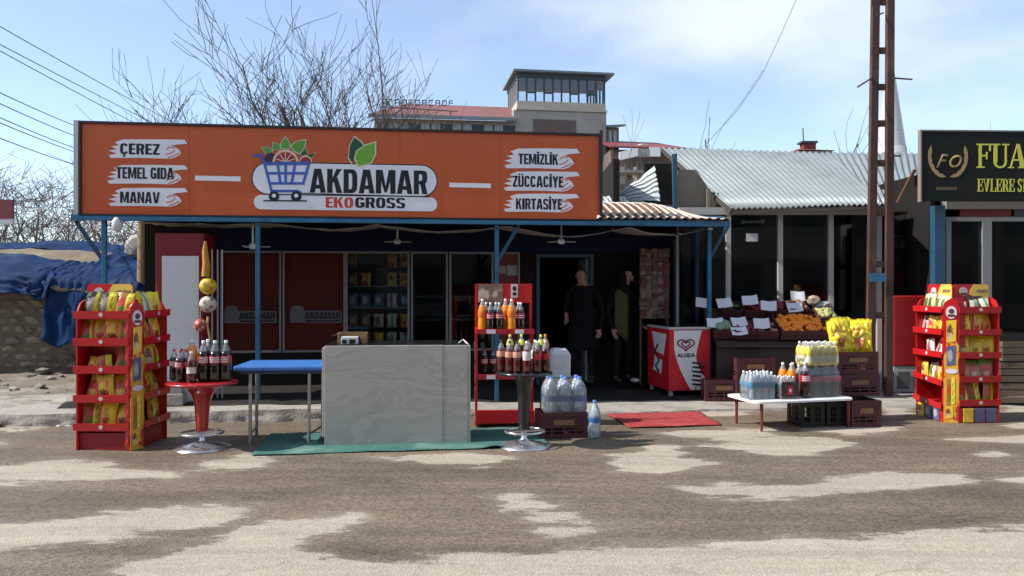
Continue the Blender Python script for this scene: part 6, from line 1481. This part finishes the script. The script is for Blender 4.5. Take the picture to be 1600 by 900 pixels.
def veg(px, y, kind, label, n, w=.30, d=.30):
    global cr_proto
    x = W(px, 500, y).x; zb = step_z(y)+.02
    c = make_crate(.32, .32, .13, maroon, label+' crate on the vegetable stand', 'crates on the vegetable stand', False, False) if cr_proto is None else dup(cr_proto, (0, 0, 0), 0, label+' crate on the vegetable stand')
    if cr_proto is None: cr_proto = c
    c.location = (x, y, zb-.01); c.rotation_euler = (R(24), 0, 0); c.scale = (w/.32, d/.32, 1)
    r = cols[kind][1]; R_ = Matrix.Translation((x, y, zb)) @ Matrix.Rotation(R(24), 4, 'X')
    for i in range(n):
        a, b = rnd.uniform(-w/2+r, w/2-r), rnd.uniform(-d/2+r, d/2-r); hz = .09+.06*(1-(2*a/w)**2)*(1-(2*b/d)**2)+rnd.uniform(-.015, .015)
        o = link(kind, PM[kind]); o.matrix_world = R_ @ Matrix.Translation((a, b, hz)) @ Matrix.Rotation(rnd.random()*6, 4, 'Z') @ Matrix.Diagonal((r, r, r, 1))
        tag(o, label+' heaped on the vegetable stand', {'pepper': 'pepper', 'tomato': 'tomato', 'apple': 'apple', 'onion': 'onion', 'cabbage': 'cabbage', 'radish': 'radish', 'orange': 'orange', 'lemon': 'lemon'}[kind], kind+' heap')
veg(1140, 11.35, 'pepper', 'green pepper', 26); veg(1175, 11.35, 'tomato', 'red tomato', 26); veg(1209, 11.35, 'apple', 'dark red apple', 22); veg(1242, 11.38, 'onion', 'brown onion', 20)
veg(1128, 10.92, 'cabbage', 'pale green cabbage', 6); veg(1160, 10.9, 'radish', 'pink radish', 30); veg(1194, 10.9, 'onion', 'brown onion', 26)
veg(1248, 10.98, 'orange', 'bright orange', 110, .68, .54); veg(1288, 11.2, 'lemon', 'pale green lemon', 26, .26, .34)
for o in bpy.data.objects:
    if o.name.startswith('onion') and o.get('label', '').startswith('brown onion'): o['label'] = 'brown onion heaped in a crate of the vegetable stand'
cnames = {}
for o in bpy.data.objects:
    if o.get('label', '') == 'brown onion crate on the vegetable stand':
        o['label'] = 'brown onion crate beside the oranges, front row of the stand' if o.location.y < 11.1 else 'brown onion crate behind the oranges, back row of the stand'
    if o.get('label', '').startswith('bright orange heaped'): o['label'] = 'bright orange heaped in the widest crate of the vegetable stand'
paper = M('white price card', (.66, .66, .68), .6, var=.04)
cm = MB().grid(lambda a, b: ((a-.5)*.22, .012*math.sin(a*5), b*.15+.006*math.sin(a*7)), 8, 4).mesh('price_card', paper)
CL = ['green peppers', 'red tomatoes, left one', 'red tomatoes, right one', 'back onions, upper curled one', 'back onions, lower one', 'cabbages', 'radishes, upper one', 'radishes, lower one', 'front onions', 'red apples behind the blue posts']
for k, (px, py, y, sl_) in enumerate(((1133, 480, 11.15, 30), (1172, 476, 11.2, 28), (1200, 485, 11.1, 25), (1246, 470, 11.45, 20), (1243, 487, 11.2, 28), (1117, 511, 10.8, 35), (1156, 509, 10.82, 40), (1156, 523, 10.7, 45), (1190, 513, 10.75, 22), (1098, 480, 11.25, 25))):
    p = W(px, py, y); o = link('price_card', cm); o.matrix_world = Matrix.Translation((p.x, p.y-.03, max(p.z, step_z(p.y)+.06))) @ Matrix.Rotation(R(rnd.uniform(-12, 12)), 4, 'Z') @ Matrix.Rotation(R(-sl_), 4, 'X') @ Matrix.Rotation(R(rnd.uniform(-7, 7)), 4, 'Y')
    tag(o, 'white price card stuck above the '+CL[k], 'price card', 'price cards on the vegetable stand')
kk = tag(MB().blob((0, 0, 0), .12, 2, .2, 4, (1.2, .8, .6)).build('plastic_bag', M('crumpled clear bag', (.42, .43, .43), .3, var=.3, scale=12), None, W(1283, 478, 11.5)), 'crumpled grey plastic bag above the lemons', 'plastic bag')
kk2 = tag(MB().blob((0, 0, 0), .09, 2, .25, 6, (1.1, .8, .8)).build('garlic_bundle', M('garlic skin', (.45, .33, .24), .7, var=.3, scale=20), None, W(1270, 470, 11.45)), 'pale garlic bundle at the back right of the vegetable stand', 'garlic')
gcs = 'maroon crates under the vegetable stand'
for i, (px, y, z_, lb) in enumerate(((1177, 10.45, .03, 'lower maroon crate in the stack before the vegetable stand'), (1177, 10.45, .325, 'upper maroon crate in the stack before the vegetable stand'), (1128, 10.5, .03, 'maroon crate behind the freezer corner under the vegetables'))):
    dup(cA, (W(px, 580, y).x, y, z_), R(2), lb, gcs, scale=(1.05, .6, 1.08))
# wooden boxes by the restaurant
wbx = M('weathered box wood', (.14, .10, .065), .85, var=.3, scale=5)
for i in range(3):
    bxo = empty('wooden_box', (W(1590, 560, 10.2).x+.02*i, 10.2, .03+i*.28), R(3*i-2), ('bottom', 'middle', 'top')[i]+' wooden box stacked beside the right snack rack', 'box', 'wooden boxes at the right edge')
    for k in range(3): MB().box(-.25, .45, 0, .018, .01+k*.09, .085+k*.09).build('plank', wbx, bxo)
    for k in range(3): MB().box(-.25, -.232, .02, .4, .01+k*.09, .085+k*.09).build('plank', wbx, bxo)
    MB().box(-.23, .45, .019, .4, .005, .02).build('base', wbx, bxo)

# ================================================================== two people in the doorway
def person(loc, rotz, joints, mats, label, picks, hair=None):
    """one continuous skin over a posed skeleton; faces get cloth or skin by where they lie"""
    V, E, RD = [], [], []
    idx = {}
    for name, (p, r, par) in joints.items():
        idx[name] = len(V); V.append(p); RD.append(r)
        if par: E.append((idx[par], idx[name]))
    me = bpy.data.meshes.new('body'); me.from_pydata(V, E, []); o = bpy.data.objects.new('body', me); col.objects.link(o)
    md = o.modifiers.new('skin', 'SKIN'); md.use_smooth_shade = True
    for i, r in enumerate(RD):
        me.skin_vertices[0].data[i].radius = (r, r) if not isinstance(r, tuple) else r; me.skin_vertices[0].data[i].use_root = (i == 0)
    s_ = o.modifiers.new('sub', 'SUBSURF'); s_.levels = 2; s_.render_levels = 2
    bm_ = bpy.data.meshes.new_from_object(o.evaluated_get(bpy.context.evaluated_depsgraph_get())); bpy.data.objects.remove(o)
    bm_.materials.clear()
    for m_ in mats: bm_.materials.append(m_)
    for f in bm_.polygons: f.material_index = picks(f.center); f.use_smooth = True
    root = empty('person', loc, rotz, label, 'person', 'people in the doorway'); link('body', bm_, root)
    return root
skin = M('skin', (.27, .15, .105), .55, var=.08); coat = M('black coat cloth', (.009, .009, .010), 1.0, var=.3, scale=9, spec=.08, bump=.5, bscale=12); trou = M('dark trousers', (.013, .013, .015), 1.0, spec=.08, bump=.5, bscale=14); shoe = M('black shoe', (.015, .014, .014), .5); olive = M('olive cloth', (.065, .06, .026), .95, var=.25, spec=.1, bump=.5, bscale=14)
def skel(bow=0.0, lh=None, rh=None, h=1.0):
    lh = lh or (.30, -.02, .80); rh = rh or (-.30, -.02, .80)
    J = {'pelvis': ((0, 0, .93), (.17, .12), None), 'waist': ((0, 0, 1.08), (.155, .115), 'pelvis'), 'chest': ((0, -.01-bow*.02, 1.28), (.175, .125), 'waist'), 'neckb': ((0, -.01-bow*.05, 1.43), (.085, .075), 'chest'), 'neck': ((0, -.02-bow*.08, 1.50), .052, 'neckb'), 'headl': ((0, -.035-bow*.12, 1.56), (.066, .075), 'neck'), 'headm': ((0, -.04-bow*.14, 1.63), (.076, .090), 'headl'), 'headt': ((0, -.03-bow*.13, 1.70), (.062, .075), 'headm')}
    for s, H, nm in ((1, lh, 'l'), (-1, rh, 'r')):
        sh_ = Vector((s*.19, -.01, 1.40)); hd = Vector(H); el = (sh_+hd)/2+Vector((s*.06, .06, -.05))
        J[nm+'sh'] = (tuple(sh_), .065, 'neckb'); J[nm+'el'] = (tuple(el), .048, nm+'sh'); J[nm+'wr'] = (tuple(hd), .030, nm+'el')
        dv = (hd-el).normalized(); pm_ = hd+dv*.07; J[nm+'palm'] = (tuple(pm_), (.034, .02), nm+'wr')
        sd = dv.cross(Vector((0, 1, 0))); sd = sd.normalized() if sd.length > .1 else Vector((1, 0, 0))
        for q, (o_, L_) in enumerate(((-.027, .065), (-.009, .075), (.009, .070), (.027, .055))):
            a_ = pm_+sd*o_+dv*.03; J[nm+'f%d' % q] = (tuple(a_), .0095, nm+'palm'); J[nm+'g%d' % q] = (tuple(a_+dv*L_*.6+Vector((0, -.012, 0))), .009, nm+'f%d' % q); J[nm+'h%d' % q] = (tuple(a_+dv*L_+Vector((0, -.03, 0))), .008, nm+'g%d' % q)
        tb = hd+dv*.03+sd*-.035*s+Vector((0, -.02, 0)); J[nm+'t0'] = (tuple(tb), .011, nm+'palm'); J[nm+'t1'] = (tuple(tb+dv*.045+Vector((0, -.02, 0))), .0095, nm+'t0')
        J[nm+'hip'] = ((s*.10, .0, .86), (.098, .10), 'pelvis'); J[nm+'kn'] = ((s*.115, -.02, .48), .062, nm+'hip'); J[nm+'an'] = ((s*.125, .02, .09), .046, nm+'kn'); J[nm+'toe'] = ((s*.14, -.13, .045), (.042, .035), nm+'an')
    return J
def face_parts(root, fy, fz_c, hairm, beard=False):
    ey = M('eye dark', (.02, .015, .012), .3)
    for s in (-1, 1): MB().blob((s*.030, fy-.004, fz_c+.012), .011, 1, 0, 0, (1.2, .6, .7), smooth=True).build('eye', ey, root)
    MB().prism([(-.012, fz_c-.03), (.012, fz_c-.03), (.006, fz_c+.01), (-.006, fz_c+.01)], fy-.024, fy+.02).build('nose', skin, root, fixn=True, bevel=.004)
    MB().prism(rounded(-.022, .022, fz_c-.058, fz_c-.048, .004, 2), fy-.008, fy+.02).build('mouth', M('lip', (.26, .10, .08), .6), root, fixn=True)
    for s in (-1, 1): MB().blob((s*.078, fy+.085, fz_c), .03, 1, 0, 0, (.35, .6, 1), smooth=True).build('ear', skin, root)
    return None
def grounded(px, d, z=.11): return Vector(((px-800)/F*d, d, z))
def cl1(c):
    if c.z > 1.475: return 1
    if c.z < .13: return 3
    if (c.z < .83 and abs(c.x) > .2) or (c.z > .75 and c.y < -.24): return 1
    return 2 if c.z < .80 and abs(c.x) < .22 else 0
P1 = person(grounded(912, 11.45, .125), R(-18), skel(1.0, lh=(.27, -.10, .86), rh=(-.20, -.27, 1.02)), [coat, skin, trou, shoe], 'person in a long black coat with head bowed in the doorway', cl1)
face_parts(P1, -.255, 1.615, None)
MB().grid(lambda a, b: ((.20+.05*(1-b))*math.cos(2*math.pi*a), (.145+.04*(1-b))*math.sin(2*math.pi*a), .52+b*.62), 24, 6).build('coat_skirt', coat, P1)
hr = MB(); hr.grid(lambda a, b: (.083*math.cos(math.pi*a)*math.cos(b*1.5), -.155+.10*math.sin(math.pi*a)*math.cos(b*1.5)+.02, 1.63+.095*math.sin(b*1.5)), 14, 6); hr.build('hair', M('grey hair', (.10, .09, .085), .9), P1)
P2_ = person(grounded(972, 11.55, .125), R(38), skel(.5, lh=(.25, -.16, .95), rh=(-.26, -.05, .85)), [coat, skin, trou, shoe], 'person in black with olive waistcoat and black headscarf beside the doorway', cl1)
face_parts(P2_, -.20, 1.60, None)
MB().grid(lambda a, b: (.215*math.cos(R(195+62*a)), .155*math.sin(R(195+62*a))-.01, .70+.04*math.sin(a*5)+b*.68), 20, 8).build('waistcoat', olive, P2_, thick=.012)
MB().grid(lambda a, b: ((.105+.03*(1-b))*math.cos(R(-55+290*a))*math.cos(max(0, b-.45)*2.6), -.05+(.125+.02*(1-b))*math.sin(R(-55+290*a))*math.cos(max(0, b-.45)*2.6), 1.40+b*.345), 24, 10).build('headscarf', coat, P2_, thick=.008)
for k in range(3): MB().box(.17, .22, -.20, -.19, 1.10+k*.08, 1.135+k*.08).build('white_stripe', M('white trim', (.55, .55, .55), .7), P2_)
MB().blob((.14, -.12, .05), .06, 2, .05, 2, (.8, 1.7, .6), smooth=True).build('white_shoe', M('white shoe', (.5, .5, .48), .6), P2_)
# ================================================================== unseen house fronts added behind the viewer to shade the street and darken reflections
for k, (x0, x1, h, c, lb) in enumerate(((-17, -5.2, 5.6, (.20, .17, .14), 'added tan tall house across the road, unseen behind the viewer'), (-5.0, 7.5, 6.4, (.16, .155, .15), 'added grey flat roofed house across the road, unseen behind the viewer'), (7.7, 20, 5.2, (.22, .19, .16), 'added cream tall house across the road, unseen behind the viewer'))):
    y = -6.5-.4*(k == 1)
    hb = empty('added_street_house', (0, 0, 0), 0, lb, 'house', 'unseen added houses across the road')
    MB().box(x0, x1, y-8, y, 0, h).build('wall', M('opposite render '+'abc'[k], c, .9, var=.12, scale=.7), hb)
    MB().box(x0-.2, x1+.2, y-8.2, y+.35, h+.001, h+.2).build('roof', redroof if k != 1 else ren, hb)
    n = int((x1-x0)/2.4)
    for i in range(n):
        for zz, hh in ((.9, 1.5), (3.4, 1.3)):
            xw_ = x0+(i+.5)*(x1-x0)/n
            wn_ = MB().box(xw_-.6, xw_+.6, y+.001, y+.05, zz, zz+hh).build('window', M('dark opposite pane', (.03, .035, .04), .15), hb); MB().box(xw_-.68, xw_+.68, y+.002, y+.10, zz-.08, zz-.001).build('sill', ren, wn_)
